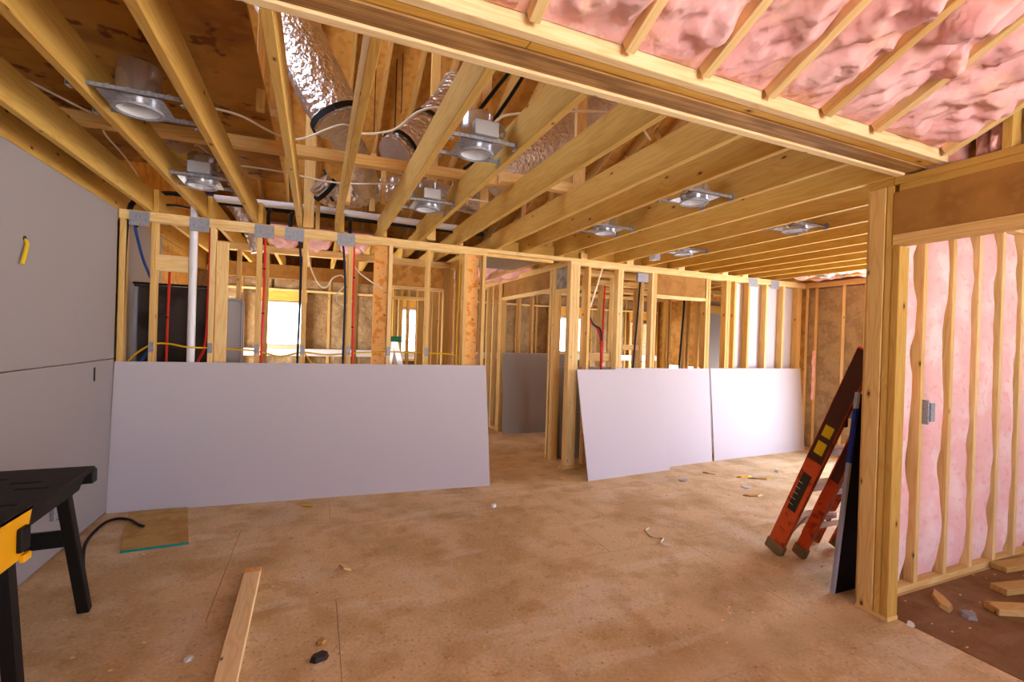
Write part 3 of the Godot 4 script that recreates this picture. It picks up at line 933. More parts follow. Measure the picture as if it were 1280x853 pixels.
func beam_and_post() -> void:
	var b := thing("ceiling_beam", "long laminated beam edged with white boards along the front ends of the joists", "beam", Vector3(0.7, 2.44, -1.47))
	var x0 := -1.6
	var x1 := 3.0
	lum(b, "edge_board", Vector3(x0, 2.532, -1.558), Vector3(2.92, 2.532, -1.558), 0.038, 0.184, M.pale)
	for z in [-1.516, -1.471]:
		lum(b, "laminated_ply", Vector3(x0, 2.545, z), Vector3(x1, 2.545, z), 0.0435, 0.19, M.lvl, Vector3.UP, 0.001)
	lum(b, "yellow_ply", Vector3(x0, 2.555, -1.427), Vector3(0.62, 2.555, -1.427), 0.042, 0.19, M.yellow)
	lum(b, "yellow_ply", Vector3(0.622, 2.555, -1.427), Vector3(x1, 2.555, -1.427), 0.042, 0.19, M.yellow)
	lum(b, "front_board", Vector3(x0, 2.55, -1.385), Vector3(2.98, 2.55, -1.385), 0.038, 0.184, M.pale)
	var p := thing("corner_post", "built-up pine post at the free end of the ceiling beam", "post", Vector3(2.96, 0, -1.64))
	bx(p, "stud", Vector3(2.961, 1.20, -1.668), Vector3(0.089, 2.40, 0.086), M.studs[3], 0.005)
	bx(p, "stud", Vector3(2.961, 1.20, -1.605), Vector3(0.085, 2.40, 0.037), M.joists[2], 0.005)
	bx(p, "stud", Vector3(2.961, 1.03, -1.567), Vector3(0.089, 2.06, 0.036), M.joists[1], 0.003)
	bx(p, "cap_block", Vector3(2.961, 2.42, -1.65), Vector3(0.091, 0.040, 0.125), M.joists[1], 0.003)
	bx(p, "foot_block", Vector3(2.961, 0.012, -1.63), Vector3(0.094, 0.024, 0.17), M.studs[3], 0.003)

func vault() -> void:
	var c := structure("ceiling_sloped", "sloped ceiling of rafters stuffed with pink fibreglass above the beam", "ceiling")
	var tn := tan(deg_to_rad(25.0))
	var at := func(x: float, z: float, up: float) -> Vector3: return Vector3(x, 2.46 + tn * (z + 1.365) + up, z)
	var xs := [-1.46, -1.12, -0.78, -0.44, -0.09, 0.25, 0.60, 0.96, 1.30, 1.64, 1.98, 2.32, 2.88]
	for x in xs:
		lum(c, "rafter", at.call(x, -1.366, 0.075), at.call(x, 1.45, 0.075), 0.038, 0.14, pick(M.studs))
	for k in xs.size() - 1:
		var a: float = xs[k] + 0.019
		var e: float = xs[k + 1] - 0.019
		var nn := Vector3(0, -cos(deg_to_rad(25.0)), sin(deg_to_rad(25.0)))
		batt(c, "insulation_batt", at.call(a, -1.362, 0.05), at.call(a, 1.4, 0.05) - at.call(a, -1.362, 0.05), Vector3(e - a, 0, 0), nn, 150, 20, 0.13, 0.075, M.pink, 500 + k * 3, 5.5)
	for k in 4:
		var x0 := -1.7 + k * 2.15
		sheet(c, "roof_deck", [at.call(x0, -1.45, 0.17), at.call(x0 + 2.148, -1.45, 0.17), at.call(x0 + 2.148, 1.47, 0.17), at.call(x0, 1.47, 0.17)], Vector3(0, 0.03, 0), M.osb)
		sheet(c, "front_deck", [Vector3(x0, 3.96, 1.47), Vector3(x0 + 2.148, 3.96, 1.47), Vector3(x0 + 2.148, 2.9, 3.7), Vector3(x0, 2.9, 3.7)], Vector3(0, 0.03, 0), M.pink_wall)
	var l := structure("wall_left_gable", "gable end above the left wall of the front room", "wall")
	bx(l, "sheathing", Vector3(-1.60, 3.2, 1.1), Vector3(0.04, 1.6, 5.0), M.osb, 0.0)
	# flat ceiling over the side room
	var s := structure("ceiling_side_room", "plain board ceiling over the side room behind the header", "ceiling")
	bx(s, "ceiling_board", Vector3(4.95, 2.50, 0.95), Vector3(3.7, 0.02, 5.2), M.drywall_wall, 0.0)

func right_wall() -> void:
	# header wall running from the post towards the viewer, with the wide opening under it
	var h := structure("wall_opening", "header of doubled plates over the wide opening right of the corner post", "wall")
	for y in [2.418, 2.378]:
		lum(h, "top_plate", Vector3(2.958, y, -1.56 if y < 2.4 else -1.585), Vector3(2.958, y, 3.4), 0.089, 0.039, M.joists[1])
	bx(h, "header", Vector3(2.93, 2.242, 0.9075), Vector3(0.03, 0.234, 4.985), M.ply)
	bx(h, "header", Vector3(2.985, 2.242, 0.9075), Vector3(0.03, 0.234, 4.985), M.ply)
	lum(h, "header_plate", Vector3(2.958, 2.095, -1.585), Vector3(2.958, 2.095, 3.4), 0.089, 0.058, M.studs[1])
	# triangle above the header
	lum(h, "gable_stud", Vector3(2.958, 2.438, -1.13), Vector3(2.958, 2.74, -1.13), 0.038, 0.089, M.joists[2], Vector3.RIGHT)
	sheet(h, "gable_sheathing", [Vector3(3.01, 2.44, -1.6), Vector3(3.01, 2.44, 3.4), Vector3(3.01, 3.95, 1.6), Vector3(3.01, 3.95, 1.4)], Vector3(0.02, 0, 0), M.osb)
	var kb := batt(h, "kraft_batt", Vector3(2.985, 2.438, -1.11), Vector3(0, 0.46, 0), Vector3(0, 0, 0.9), Vector3.LEFT, 30, 40, 0.05, 0.02, M.kraft, 611, 9.0)
	kb.set_meta("label", "dark crinkled kraft paper facing")
	var tufts := [[-1.50, 0.11, 0.13], [-1.42, 0.13, 0.12], [-1.27, 0.20, 0.06], [-1.21, 0.22, 0.065]]
	for k in tufts.size():
		var q: Array = tufts[k]
		batt(h, "pink_tuft", Vector3(2.985, 2.440, q[0]), Vector3(0, q[1] * 1.1, 0), Vector3(0, 0, q[2]), Vector3.LEFT, 14, 10, 0.06, 0.05, M.pink, 620 + k, 9.0)
	# insulated wall beyond the opening
	var w := structure("wall_right", "stud wall packed with pink fibreglass batts beyond the wide opening", "wall")
	holed(w, "sheathing", "z", -1.777, 0.008, 3.10, 6.78, -0.1, 2.44, [[5.62, 6.50, 0.0, 2.1]], M.ply)  # out-of-view door hole added to pass light to the leaning sheets
	lum(w, "bottom_plate", Vector3(3.01, 0.019, -1.7415), Vector3(5.6, 0.019, -1.7415), 0.062, 0.038, M.studs[1])
	lum(w, "top_plate", Vector3(3.01, 2.402, -1.7415), Vector3(6.7, 2.402, -1.7415), 0.062, 0.076, M.studs[0])
	var xs := [3.03, 3.50, 3.82, 4.13, 4.43, 4.71, 5.03, 5.40, 5.58, 6.53, 6.62]
	for k in xs.size():
		stud(w, xs[k], -1.7415, 0.038, 2.364, pick(M.studs), "stud", 0.038, 0.062)
		if k < 7:
			var a: float = xs[k] + 0.019
			var e: float = xs[k + 1] - 0.019
			batt(w, "insulation_batt", Vector3(a, 0.04, -1.762), Vector3(0, 2.32, 0), Vector3(e - a, 0, 0), Vector3.BACK, 80, 14, 0.018, 0.052, M.pink_wall, 700 + k * 3, 2.0, 0.06)
	var o := thing("outlet_box", "small grey electrical box on the leftmost visible stud of the pink wall", "electrical box", Vector3(3.50, 1.03, -1.70))
	bx(o, "box", Vector3(3.542, 1.11, -1.70), Vector3(0.045, 0.115, 0.06), M.zinc_plate)
	bx(o, "bracket", Vector3(3.512, 1.11, -1.695), Vector3(0.012, 0.15, 0.035), M.zinc_plate)
	# lumber and litter on the floor of the side room
	var boards := [[Vector3(3.95, 0.024, -1.50), Vector3(5.4, 0.024, -1.22), 0.038], [Vector3(3.62, 0.024, -1.40), Vector3(4.6, 0.024, -0.95), 0.038], [Vector3(4.35, 0.024, -1.655), Vector3(6.2, 0.024, -1.45), 0.09]]
	var words := ["loose scrap board in the middle of three on the side room floor", "loose scrap board nearest the camera on the side room floor", "long board lying along the foot of the pink wall"]
	for k in 3:
		var t := lum(self, "scrap_board", boards[k][0], boards[k][1], 0.089, boards[k][2] if k < 2 else 0.038, M.aged[k % 2])
		tag(t, words[k], "board", "scrap boards in the side room")

# ---------------------------------------------------------------- loose sheets
func board_thing(label: String, q: Array, back: Vector3, m: Material, group := "loose drywall sheets") -> void:
	var a := Vector3((q[0].x + q[1].x) / 2, minf(q[0].y, q[1].y), q[0].z)
	var t := thing("drywall_sheet", label, "drywall", a, 0.0, group)
	sheet(t, "face_board", q, back, m)
	# paper-wrapped long edges show as thin strips
	for e in [[0, 1], [3, 2]]:
		var p0: Vector3 = q[e[0]]
		var p1: Vector3 = q[e[1]]
		lum(t, "taped_edge", p0 + back * 0.5, p1 + back * 0.5, 0.0135, 0.003, M.core, Vector3.UP, 0.0005)

func drywall_sheets() -> void:
	var bk := Vector3(0, -0.004, -0.0127)
	board_thing("longest grey drywall sheet leaning on the left half of the partition", [Vector3(-1.4995, 0.003, -4.64), Vector3(1.655, 0.003, -4.425), Vector3(1.672, 1.195, -4.708), Vector3(-1.495, 1.205, -4.708)], bk, M.drywall)
	board_thing("front drywall sheet with a steeply slanted left edge beside the corner stud post", [Vector3(2.705, 0.003, -4.255), Vector3(3.89, 0.003, -4.36), Vector3(3.90, 1.157, -4.694), Vector3(2.782, 1.157, -4.694)], bk, M.drywall)
	board_thing("drywall sheet half hidden behind the slanted one", [Vector3(3.20, 0.003, -4.40), Vector3(4.715, 0.003, -4.525), Vector3(4.795, 1.176, -4.708), Vector3(3.32, 1.176, -4.708)], bk, M.drywall)
	board_thing("rightmost brightly lit drywall sheet before the kraft-faced wall", [Vector3(4.76, 0.003, -4.53), Vector3(6.60, 0.003, -4.63), Vector3(6.56, 1.185, -4.708), Vector3(4.82, 1.18, -4.708)], bk, M.drywall)
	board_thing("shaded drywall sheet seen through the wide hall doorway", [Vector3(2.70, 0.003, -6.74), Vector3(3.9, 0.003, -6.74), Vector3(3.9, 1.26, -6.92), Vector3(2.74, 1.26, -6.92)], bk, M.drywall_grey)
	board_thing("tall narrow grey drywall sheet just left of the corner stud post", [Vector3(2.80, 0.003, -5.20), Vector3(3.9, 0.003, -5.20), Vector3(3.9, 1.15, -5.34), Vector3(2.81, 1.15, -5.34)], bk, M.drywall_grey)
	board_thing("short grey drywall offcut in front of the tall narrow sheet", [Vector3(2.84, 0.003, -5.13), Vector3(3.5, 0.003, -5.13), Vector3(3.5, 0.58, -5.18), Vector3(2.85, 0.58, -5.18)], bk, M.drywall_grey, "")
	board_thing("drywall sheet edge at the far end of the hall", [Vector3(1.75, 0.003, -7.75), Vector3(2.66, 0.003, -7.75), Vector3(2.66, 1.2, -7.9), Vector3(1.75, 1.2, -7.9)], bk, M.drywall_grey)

# ---------------------------------------------------------------- plumbing and tubs
func plumbing() -> void:
	var t := thing("shower_surround", "black rigid tub surround panel standing behind the leftmost studs", "shower", Vector3(-1.2, 0, -5.05))
	bx(t, "panel", Vector3(-1.195, 0.93, -5.05), Vector3(0.57, 1.86, 0.02), M.tub, 0.004)
	bx(t, "rim", Vector3(-1.195, 1.872, -5.045), Vector3(0.58, 0.02, 0.04), M.black, 0.004)
	bx(t, "side_lip", Vector3(-1.46, 0.93, -5.03), Vector3(0.03, 1.82, 0.05), M.silver, 0.004)
	# grey shower insert with a rounded corner
	var s := thing("shower_insert", "light grey shower insert with a rounded upper corner and raised rim", "shower", Vector3(-0.78, 0, -5.3))
	var g := G.new()
	var pts := []
	var x0 := -1.0
	var x1 := -0.665
	var top := 1.80
	var rr := 0.05
	pts.append(Vector3(x0, 0.02, 0))
	pts.append(Vector3(x1, 0.02, 0))
	for k in 7:
		var a := PI / 2 * k / 6.0
		pts.append(Vector3(x1 - rr + rr * cos(a), top - rr + rr * sin(a), 0))
	pts.append(Vector3(x0, top, 0))
	var mid := Vector3((x0 + x1) / 2, 0.9, 0)
	for k in pts.size():
		var a: Vector3 = pts[k]
		var b: Vector3 = pts[(k + 1) % pts.size()]
		g.flat_tri(mid + Vector3(0, 0, -5.29), a + Vector3(0, 0, -5.29), b + Vector3(0, 0, -5.29), Vector3.BACK)
		g.flat_tri(mid + Vector3(0, 0, -5.32), a + Vector3(0, 0, -5.32), b + Vector3(0, 0, -5.32), Vector3.FORWARD)
		var nn := (b - a).cross(Vector3.BACK).normalized()
		g.quad(a + Vector3(0, 0, -5.29), b + Vector3(0, 0, -5.29), b + Vector3(0, 0, -5.32), a + Vector3(0, 0, -5.32), nn)
	putw(s, "wall_panel", g, M.tub_grey)
	var rim := []
	for k in range(1, pts.size()):
		rim.append(pts[k] + Vector3(-0.02, -0.02, -5.285))
	var rg := G.new()
	rg.tube(spline(rim, 3), 0.008, 8)
	putw(s, "raised_rim", rg, M.tub_grey)
	# vertical pipes in the partition
	var pv := thing("vent_pipe", "white vertical plastic pipe in the partition left of the wide clean stud", "pipe", Vector3(-0.99, 0, WZ))
	var pg := G.new()
	pg.tube(PackedVector3Array([Vector3(-0.99, 0.04, WZ + 0.01), Vector3(-0.99, 1.2, WZ + 0.01), Vector3(-0.99, 2.62, WZ + 0.01)]), 0.030, 20)
	putw(pv, "pipe", pg, M.pvc)
	var reds := [
		["red water pipe seen against the black tub surround", [Vector3(-1.185, 0.0, -4.85), Vector3(-1.185, 1.2, -4.85), Vector3(-1.175, 2.1, -4.85)]],
		["red water pipe bending left at its foot beside the white vent pipe", [Vector3(-1.03, 1.05, -4.83), Vector3(-0.95, 1.20, -4.82), Vector3(-0.885, 1.38, -4.765), Vector3(-0.875, 1.8, -4.765), Vector3(-0.87, 2.37, -4.765)]],
		["red water pipe right of the bright small window's left stud", [Vector3(-0.455, 0.3, -4.765), Vector3(-0.455, 1.2, -4.765), Vector3(-0.45, 1.8, -4.765), Vector3(-0.447, 2.37, -4.765)]],
		["red water pipe beside the leftmost stained wide stud", [Vector3(0.325, 0.3, -4.765), Vector3(0.325, 1.2, -4.765), Vector3(0.318, 1.8, -4.765), Vector3(0.31, 2.37, -4.765)]]]
	for r in reds:
		var o := thing("water_pipe", r[0], "pipe", r[1][0], 0.0, "red water pipes")
		var rg2 := G.new()
		rg2.tube(spline(r[1]), 0.0105, 10)
		putw(o, "pipe", rg2, M.red)
		for y in [1.55, 2.0]:
			bx(o, "clip", Vector3(r[1][r[1].size() - 2].x, y + rng.randf() * 0.1, r[1][0].z + 0.005), Vector3(0.024, 0.012, 0.026), M.black)
	var blues := [
		["blue water pipe curving down from the leftmost nail plate", [Vector3(-1.41, 2.37, -4.78), Vector3(-1.40, 2.27, -4.79), Vector3(-1.35, 2.05, -4.80), Vector3(-1.285, 1.86, -4.83)], M.blue],
		["blue water pipe slanting up from behind the long sheet at the far left", [Vector3(-1.40, 1.1, -4.80), Vector3(-1.34, 1.22, -4.81), Vector3(-1.26, 1.36, -4.82)], M.blue],
		["dark blue water pipe right of the small bright window", [Vector3(-0.158, 0.3, -4.765), Vector3(-0.158, 1.2, -4.765), Vector3(-0.15, 1.9, -4.765), Vector3(-0.16, 2.25, -4.765), Vector3(-0.185, 2.37, -4.765)], M.navy],
		["dark blue water pipe left of the stained wide stud", [Vector3(0.238, 0.3, -4.765), Vector3(0.238, 1.2, -4.765), Vector3(0.24, 1.9, -4.765), Vector3(0.22, 2.25, -4.765), Vector3(0.20, 2.37, -4.765)], M.navy]]
	for r in blues:
		var o := thing("water_pipe", r[0], "pipe", r[1][0], 0.0, "blue water pipes")
		var rg3 := G.new()
		rg3.tube(spline(r[1]), 0.0105, 10)
		putw(o, "pipe", rg3, r[2])
		bx(o, "clip", Vector3(r[1][1].x, r[1][1].y + 0.05, r[1][1].z), Vector3(0.024, 0.012, 0.026), M.black)
	# horizontal drain and black hoses above the plate
	var d := thing("drain_pipe", "long white plastic pipe lying above the partition plate", "pipe", Vector3(0.4, 2.6, -4.9))
	var dg := G.new()
	dg.tube(PackedVector3Array([Vector3(-0.90, 2.665, -4.93), Vector3(0.0, 2.685, -4.93), Vector3(1.5, 2.665, -4.93)]), 0.033, 16)
	putw(d, "pipe", dg, M.pvc)
	var dk := G.new()
	dk.tube(PackedVector3Array([Vector3(-0.95, 2.665, -4.93), Vector3(-0.88, 2.666, -4.93)]), 0.042, 16)
	putw(d, "coupling", dk, M.navy)
	cable("insulated_pipe", "thick black insulated pipe running under the white drain pipe", "pipe", [Vector3(-1.02, 2.44, -4.87), Vector3(-0.985, 2.60, -4.93), Vector3(-0.86, 2.652, -5.01), Vector3(-0.4, 2.652, -5.01), Vector3(0.4, 2.652, -5.01), Vector3(1.0, 2.652, -5.01), Vector3(1.70, 2.652, -5.01)], 0.027, M.black_pipe, "", 12)
	for k in 4:
		var x: float = [-0.43, -0.25, 0.18, 0.27][k]
		cable("pipe_sleeve", ["black pipe sleeve entering the third nail plate from the left", "black pipe sleeve entering the fourth nail plate from the left", "black pipe sleeve left of the rightmost nail plate", "black pipe sleeve right of the rightmost nail plate"][k], "pipe", [Vector3(x, 2.40, -4.78), Vector3(x, 2.55, -4.80), Vector3(x + 0.01, 2.60, -4.85)], 0.017, M.black_pipe, "black pipe sleeves", 10)
	cable("insulated_pipe", "black hose looping between the two leftmost joists", "pipe", [Vector3(-1.45, 2.44, -4.78), Vector3(-1.42, 2.56, -4.86), Vector3(-1.25, 2.66, -4.95), Vector3(-1.10, 2.67, -5.0), Vector3(-1.02, 2.66, -5.05)], 0.020, M.black_pipe, "", 10)
	cable("black_cable", "thin black cable below the looping black hose", "cable", [Vector3(-1.30, 2.54, -4.9), Vector3(-1.15, 2.56, -4.93), Vector3(-0.98, 2.54, -4.93)], 0.010, M.black_pipe)
	cable("black_cable", "black cable dropping along the leftmost stud", "cable", [Vector3(-1.44, 2.50, -4.77), Vector3(-1.455, 2.2, -4.76), Vector3(-1.46, 1.8, -4.75), Vector3(-1.465, 1.1, -4.75)], 0.010, M.black_pipe)
	# plumbing glimpsed right of the hall
	cable("water_pipe", "red and dark pipes bent behind the studs right of the hall, red one", "pipe", [Vector3(3.02, 1.82, -5.0), Vector3(3.12, 1.74, -5.0), Vector3(3.28, 1.60, -5.02), Vector3(3.32, 1.2, -5.02), Vector3(3.32, 0.0, -5.02)], 0.013, M.red, "bent pipes right of the hall")
	cable("water_pipe", "upright red pipe left of the double stud right of the hall", "pipe", [Vector3(3.36, 2.2, -5.05), Vector3(3.36, 1.7, -5.06), Vector3(3.36, 1.25, -5.06), Vector3(3.36, 0.0, -5.06)], 0.013, M.red, "bent pipes right of the hall")
	cable("water_pipe", "dark blue pipe curving beside the upright red pipe", "pipe", [Vector3(3.10, 2.36, -5.0), Vector3(3.10, 1.9, -5.0), Vector3(3.16, 1.72, -5.0), Vector3(3.28, 1.64, -5.0), Vector3(3.31, 1.5, -5.0)], 0.012, M.navy, "bent pipes right of the hall")
	cable("black_cable", "black cable dropping from the grey box right of the double stud", "cable", [Vector3(3.70, 2.25, -4.78), Vector3(3.68, 1.8, -4.79), Vector3(3.66, 1.5, -4.79), Vector3(3.63, 1.0, -4.79)], 0.012, M.black_pipe)
	cable("black_cable", "black cable seen through the framed doorway right of the header's middle", "cable", [Vector3(5.35, 2.2, -5.8), Vector3(5.33, 1.8, -5.8), Vector3(5.28, 1.0, -5.8)], 0.016, M.black_pipe)
	var jb := thing("junction_box", "square grey metal box under the plate left of the door header", "electrical box", Vector3(3.69, 2.25, WZ + 0.04))
	bx(jb, "box", Vector3(3.69, 2.29, WZ + 0.03), Vector3(0.15, 0.10, 0.05), M.galv)
	bx(jb, "lid", Vector3(3.69, 2.29, WZ + 0.057), Vector3(0.155, 0.105, 0.003), M.zinc_plate)

# ---------------------------------------------------------------- recessed lights
func recessed(label: String, at: Vector3, half: float, flip: float, boxed: bool, turn := 0.0) -> void:
	var t := thing("recessed_light", label, "light fixture", at, turn, "recessed light housings between the joists")
	var o := t.global_transform
	# mounting pan with a round hole
	var g := G.new()
	var hole := 0.083
	var hx := 0.115
	var hz := 0.112
	for side in [0.0, 0.0016]:
		for k in 32:
			var a0 := TAU * k / 32.0
			var a1 := TAU * (k + 1) / 32.0
			var c0 := Vector3(cos(a0), 0, sin(a0))
			var c1 := Vector3(cos(a1), 0, sin(a1))
			var s0 := minf(hx / maxf(absf(c0.x), 1e-4), hz / maxf(absf(c0.z), 1e-4))
			var s1 := minf(hx / maxf(absf(c1.x), 1e-4), hz / maxf(absf(c1.z), 1e-4))
			var up := Vector3(0, side, 0)
			g.quad(c0 * hole + up, c1 * hole + up, c1 * s1 + up, c0 * s0 + up, Vector3.UP if side > 0.0 else Vector3.DOWN)
	put(t, "mounting_pan", g.mesh(), M.galv, o)
	var c := G.new()
	c.lathe(PackedVector2Array([Vector2(0.084, -0.022), Vector2(0.084, 0.17), Vector2(0.074, 0.182), Vector2(0.0, 0.184)]), 32)
	put(t, "can", c.mesh(), M.chrome, o)
	var r := G.new()
	r.lathe(PackedVector2Array([Vector2(0.0, 0.12), Vector2(0.070, 0.118), Vector2(0.0785, 0.10), Vector2(0.0785, -0.020)]), 32)
	put(t, "reflector", r.mesh(), M.mirror_white, o)
	var rg := G.new()
	rg.lathe(PackedVector2Array([Vector2(0.0785, -0.022), Vector2(0.0785, -0.028), Vector2(0.092, -0.028), Vector2(0.092, -0.018), Vector2(0.084, -0.016)]), 32)
	put(t, "collar", rg.mesh(), M.zinc_plate, o)
	for s in [-1.0, 1.0]:
		var b := G.new()
		b.box(Vector3(0, 0.010, s * 0.125), Vector3(half * 2.0, 0.018, 0.006), 0.001)
		b.box(Vector3(0, 0.003, s * 0.128), Vector3(half * 1.3, 0.004, 0.014), 0.0005)
		for e in [-1.0, 1.0]:
			b.box(Vector3(e * (half - 0.002), 0.006, s * 0.125), Vector3(0.004, 0.05, 0.034), 0.0005)
			b.box(Vector3(e * (half - 0.008), -0.017, s * 0.125), Vector3(0.014, 0.004, 0.030), 0.0005)
		for k in 5:
			b.box(Vector3(-half * 0.7 + k * half * 0.35, 0.021, s * 0.125), Vector3(0.012, 0.004, 0.010), 0.0005)
		put(t, "hanger_bar", b.mesh(), M.zinc_plate, o)
	if boxed:
		var j := G.new()
		j.box(Vector3(0.01, 0.062, 0.085 * flip + 0.03), Vector3(0.125, 0.072, 0.055), 0.002)
		var jb := put(t, "junction_box", j.mesh(), M.box, o)
		var kn := G.new()
		for x in [-0.03, 0.01, 0.04]:
			kn.tube(PackedVector3Array([Vector3(x, 0.097, 0.085 * flip + 0.03), Vector3(x, 0.108, 0.085 * flip + 0.03)]), 0.011, 10)
		put(jb, "connector", kn.mesh(), M.zinc_plate, o)
		var w := G.new()
		w.tube(spline([Vector3(0.075, 0.05, 0.085 * flip + 0.03), Vector3(0.115, 0.055, 0.08 * flip), Vector3(0.135, 0.10, 0.05 * flip), Vector3(0.11, 0.15, 0.02 * flip), Vector3(0.07, 0.15, 0.0)]), 0.009, 10)
		put(t, "flexible_conduit", w.mesh(), M.silver, o)

func recessed_lights() -> void:
	recessed("large bare recessed light can nearest the camera at upper left", Vector3(-0.752, 2.462, -2.56), 0.20, 1.0, false)
	recessed("recessed light with a grey box in the left bay just before the partition", Vector3(-0.735, 2.462, -3.70), 0.185, 1.0, true)
	recessed("recessed light with a grey box in the middle bay nearer the beam", Vector3(0.74, 2.462, -2.34), 0.172, 1.0, true)
	recessed("recessed light with a white wire loop in the middle bay near the partition", Vector3(0.74, 2.462, -3.52), 0.172, 1.0, true)
	recessed("recessed light in the third bay showing a bright round opening", Vector3(2.288, 2.452, -2.42), 0.20, -1.0, true)
	recessed("recessed light low in the third bay close to the partition", Vector3(2.288, 2.452, -3.46), 0.20, -1.0, false)
	recessed("recessed light in the bay left of the corner post", Vector3(3.53, 2.452, -2.62), 0.188, -1.0, false)
	recessed("recessed light beside a hanging grey box above the door header", Vector3(3.53, 2.452, -3.86), 0.188, -1.0, false)
	recessed("farthest recessed light near the pink insulation at the far right", Vector3(6.15, 2.452, -4.1), 0.16, -1.0, false)
	var jb := thing("junction_box", "small grey box hanging on a joist above the door header", "electrical box", Vector3(3.36, 2.42, -4.12))
	bx(jb, "box", Vector3(3.365, 2.44, -4.12), Vector3(0.07, 0.10, 0.09), M.box)
	bx(jb, "cover", Vector3(3.365, 2.44, -4.072), Vector3(0.075, 0.105, 0.004), M.zinc_plate)

# ---------------------------------------------------------------- ducts
func duct(label: String, p: Array, r: float, m: Material, rough: float, seed_: int, straps := []) -> void:
	var t := thing("flexible_duct", label, "duct", p[0], 0.0, "foil-wrapped attic ducts")
	var path := spline(p, 14)
	var f := nz(seed_, 9.0, FastNoiseLite.TYPE_SIMPLEX, 3)
	var l := 0.0
	for i in path.size() - 1:
		l += path[i].distance_to(path[i + 1])
	var rad := func(u: float, a: float) -> float:
		var ridge := 0.5 + 0.5 * sin(u * l * TAU / 0.055 + 2.0 * f.get_noise_2d(u * l * 0.6, cos(a)))
		return r * (1.0 + rough * (0.5 * ridge - 0.25 + 0.9 * f.get_noise_3d(u * l, cos(a) * 0.35, sin(a) * 0.35)))
	var dense := PackedVector3Array()
	for i in path.size() - 1:
		for k in 3:
			dense.append(path[i].lerp(path[i + 1], k / 3.0))
	dense.append(path[path.size() - 1])
	var g := G.new()
	g.tube(dense, r, 28, rad, l * 3.0)
	putw(t, "jacket", g, m)
	for s in straps:
		var i := int(s * (path.size() - 2))
		var d := (path[i + 1] - path[i]).normalized()
		var x := d.cross(Vector3.UP).normalized()
		var y := x.cross(d).normalized()
		var ring := []
		for k in 25:
			var a := TAU * k / 24.0
			ring.append(path[i] + (x * cos(a) + y * sin(a)) * r * (1.02 + rough * 0.75))
		var sg := G.new()
		for k in 24:
			sg.hexa([ring[k] - d * 0.018, ring[k + 1] - d * 0.018, ring[k + 1] + d * 0.018, ring[k] + d * 0.018], [ring[k] * 1.0 - d * 0.018 + (ring[k] - path[i]) * 0.04, ring[k + 1] - d * 0.018 + (ring[k + 1] - path[i]) * 0.04, ring[k + 1] + d * 0.018 + (ring[k + 1] - path[i]) * 0.04, ring[k] + d * 0.018 + (ring[k] - path[i]) * 0.04])
		sg.box(path[i] + y * (r + 0.25), Vector3(0.004, 0.5, 0.03), 0.0)
		putw(t, "hanging_strap", sg, M.black)

func ducts() -> void:
	duct("widest silver foil duct slanting down between the joists at upper left", [Vector3(-0.40, 3.85, -3.35), Vector3(-0.22, 3.50, -3.35), Vector3(-0.02, 3.10, -3.32), Vector3(0.11, 2.86, -3.30)], 0.165, M.foil, 0.055, 1, [0.96])
	duct("narrower crinkled end of the wide duct reaching the strongback", [Vector3(0.10, 2.93, -3.42), Vector3(0.20, 2.84, -3.66), Vector3(0.30, 2.78, -3.95), Vector3(0.36, 2.78, -4.3)], 0.105, M.foil, 0.10, 2)
	duct("crumpled foil duct lying above the plate behind the two joined struts", [Vector3(-0.02, 2.80, -4.45), Vector3(0.10, 2.72, -4.5), Vector3(0.30, 2.76, -4.55), Vector3(0.55, 2.86, -4.55), Vector3(0.80, 2.90, -4.55)], 0.10, M.foil, 0.22, 3, [0.15])
	duct("brown-looking ridged duct hung by black straps in the attic's middle", [Vector3(0.56, 2.98, -4.0), Vector3(0.80, 3.25, -4.15), Vector3(1.05, 3.60, -4.3), Vector3(1.2, 3.9, -4.4)], 0.16, M.foil, 0.09, 4, [0.1, 0.45])
	duct("short level foil duct behind the middle recessed light", [Vector3(0.90, 3.02, -4.85), Vector3(1.25, 3.00, -4.95), Vector3(1.75, 2.96, -5.0)], 0.115, M.foil, 0.06, 5)
	duct("large shadowed duct rising to the right behind the third joist bay", [Vector3(1.35, 2.88, -3.9), Vector3(1.75, 3.15, -3.8), Vector3(2.3, 3.55, -3.7), Vector3(2.9, 3.95, -3.6)], 0.17, M.foil, 0.07, 6)
	duct("foil duct dropping to the back room behind the second nail plate", [Vector3(-0.80, 2.74, -5.35), Vector3(-0.72, 2.62, -5.35), Vector3(-0.63, 2.46, -5.35), Vector3(-0.57, 2.28, -5.36)], 0.06, M.foil, 0.12, 7)
	duct("foil duct stub beside the tall attic strut right of the middle", [Vector3(1.62, 2.85, -4.7), Vector3(1.85, 2.95, -4.75), Vector3(2.1, 3.15, -4.8)], 0.10, M.foil, 0.12, 8)
	# register boot in the hall ceiling
	var b := thing("register_boot", "galvanised duct boot set in the hall ceiling above pink insulation", "duct boot", Vector3(2.25, 2.44, -5.6))
	bx(b, "flange", Vector3(2.165, 2.462, -5.65), Vector3(0.70, 0.03, 0.85), M.galv)
	bx(b, "throat", Vector3(2.165, 2.56, -5.65), Vector3(0.5, 0.17, 0.5), M.galv)
	bx(b, "collar", Vector3(2.165, 2.67, -5.65), Vector3(0.3, 0.06, 0.3), M.galv)

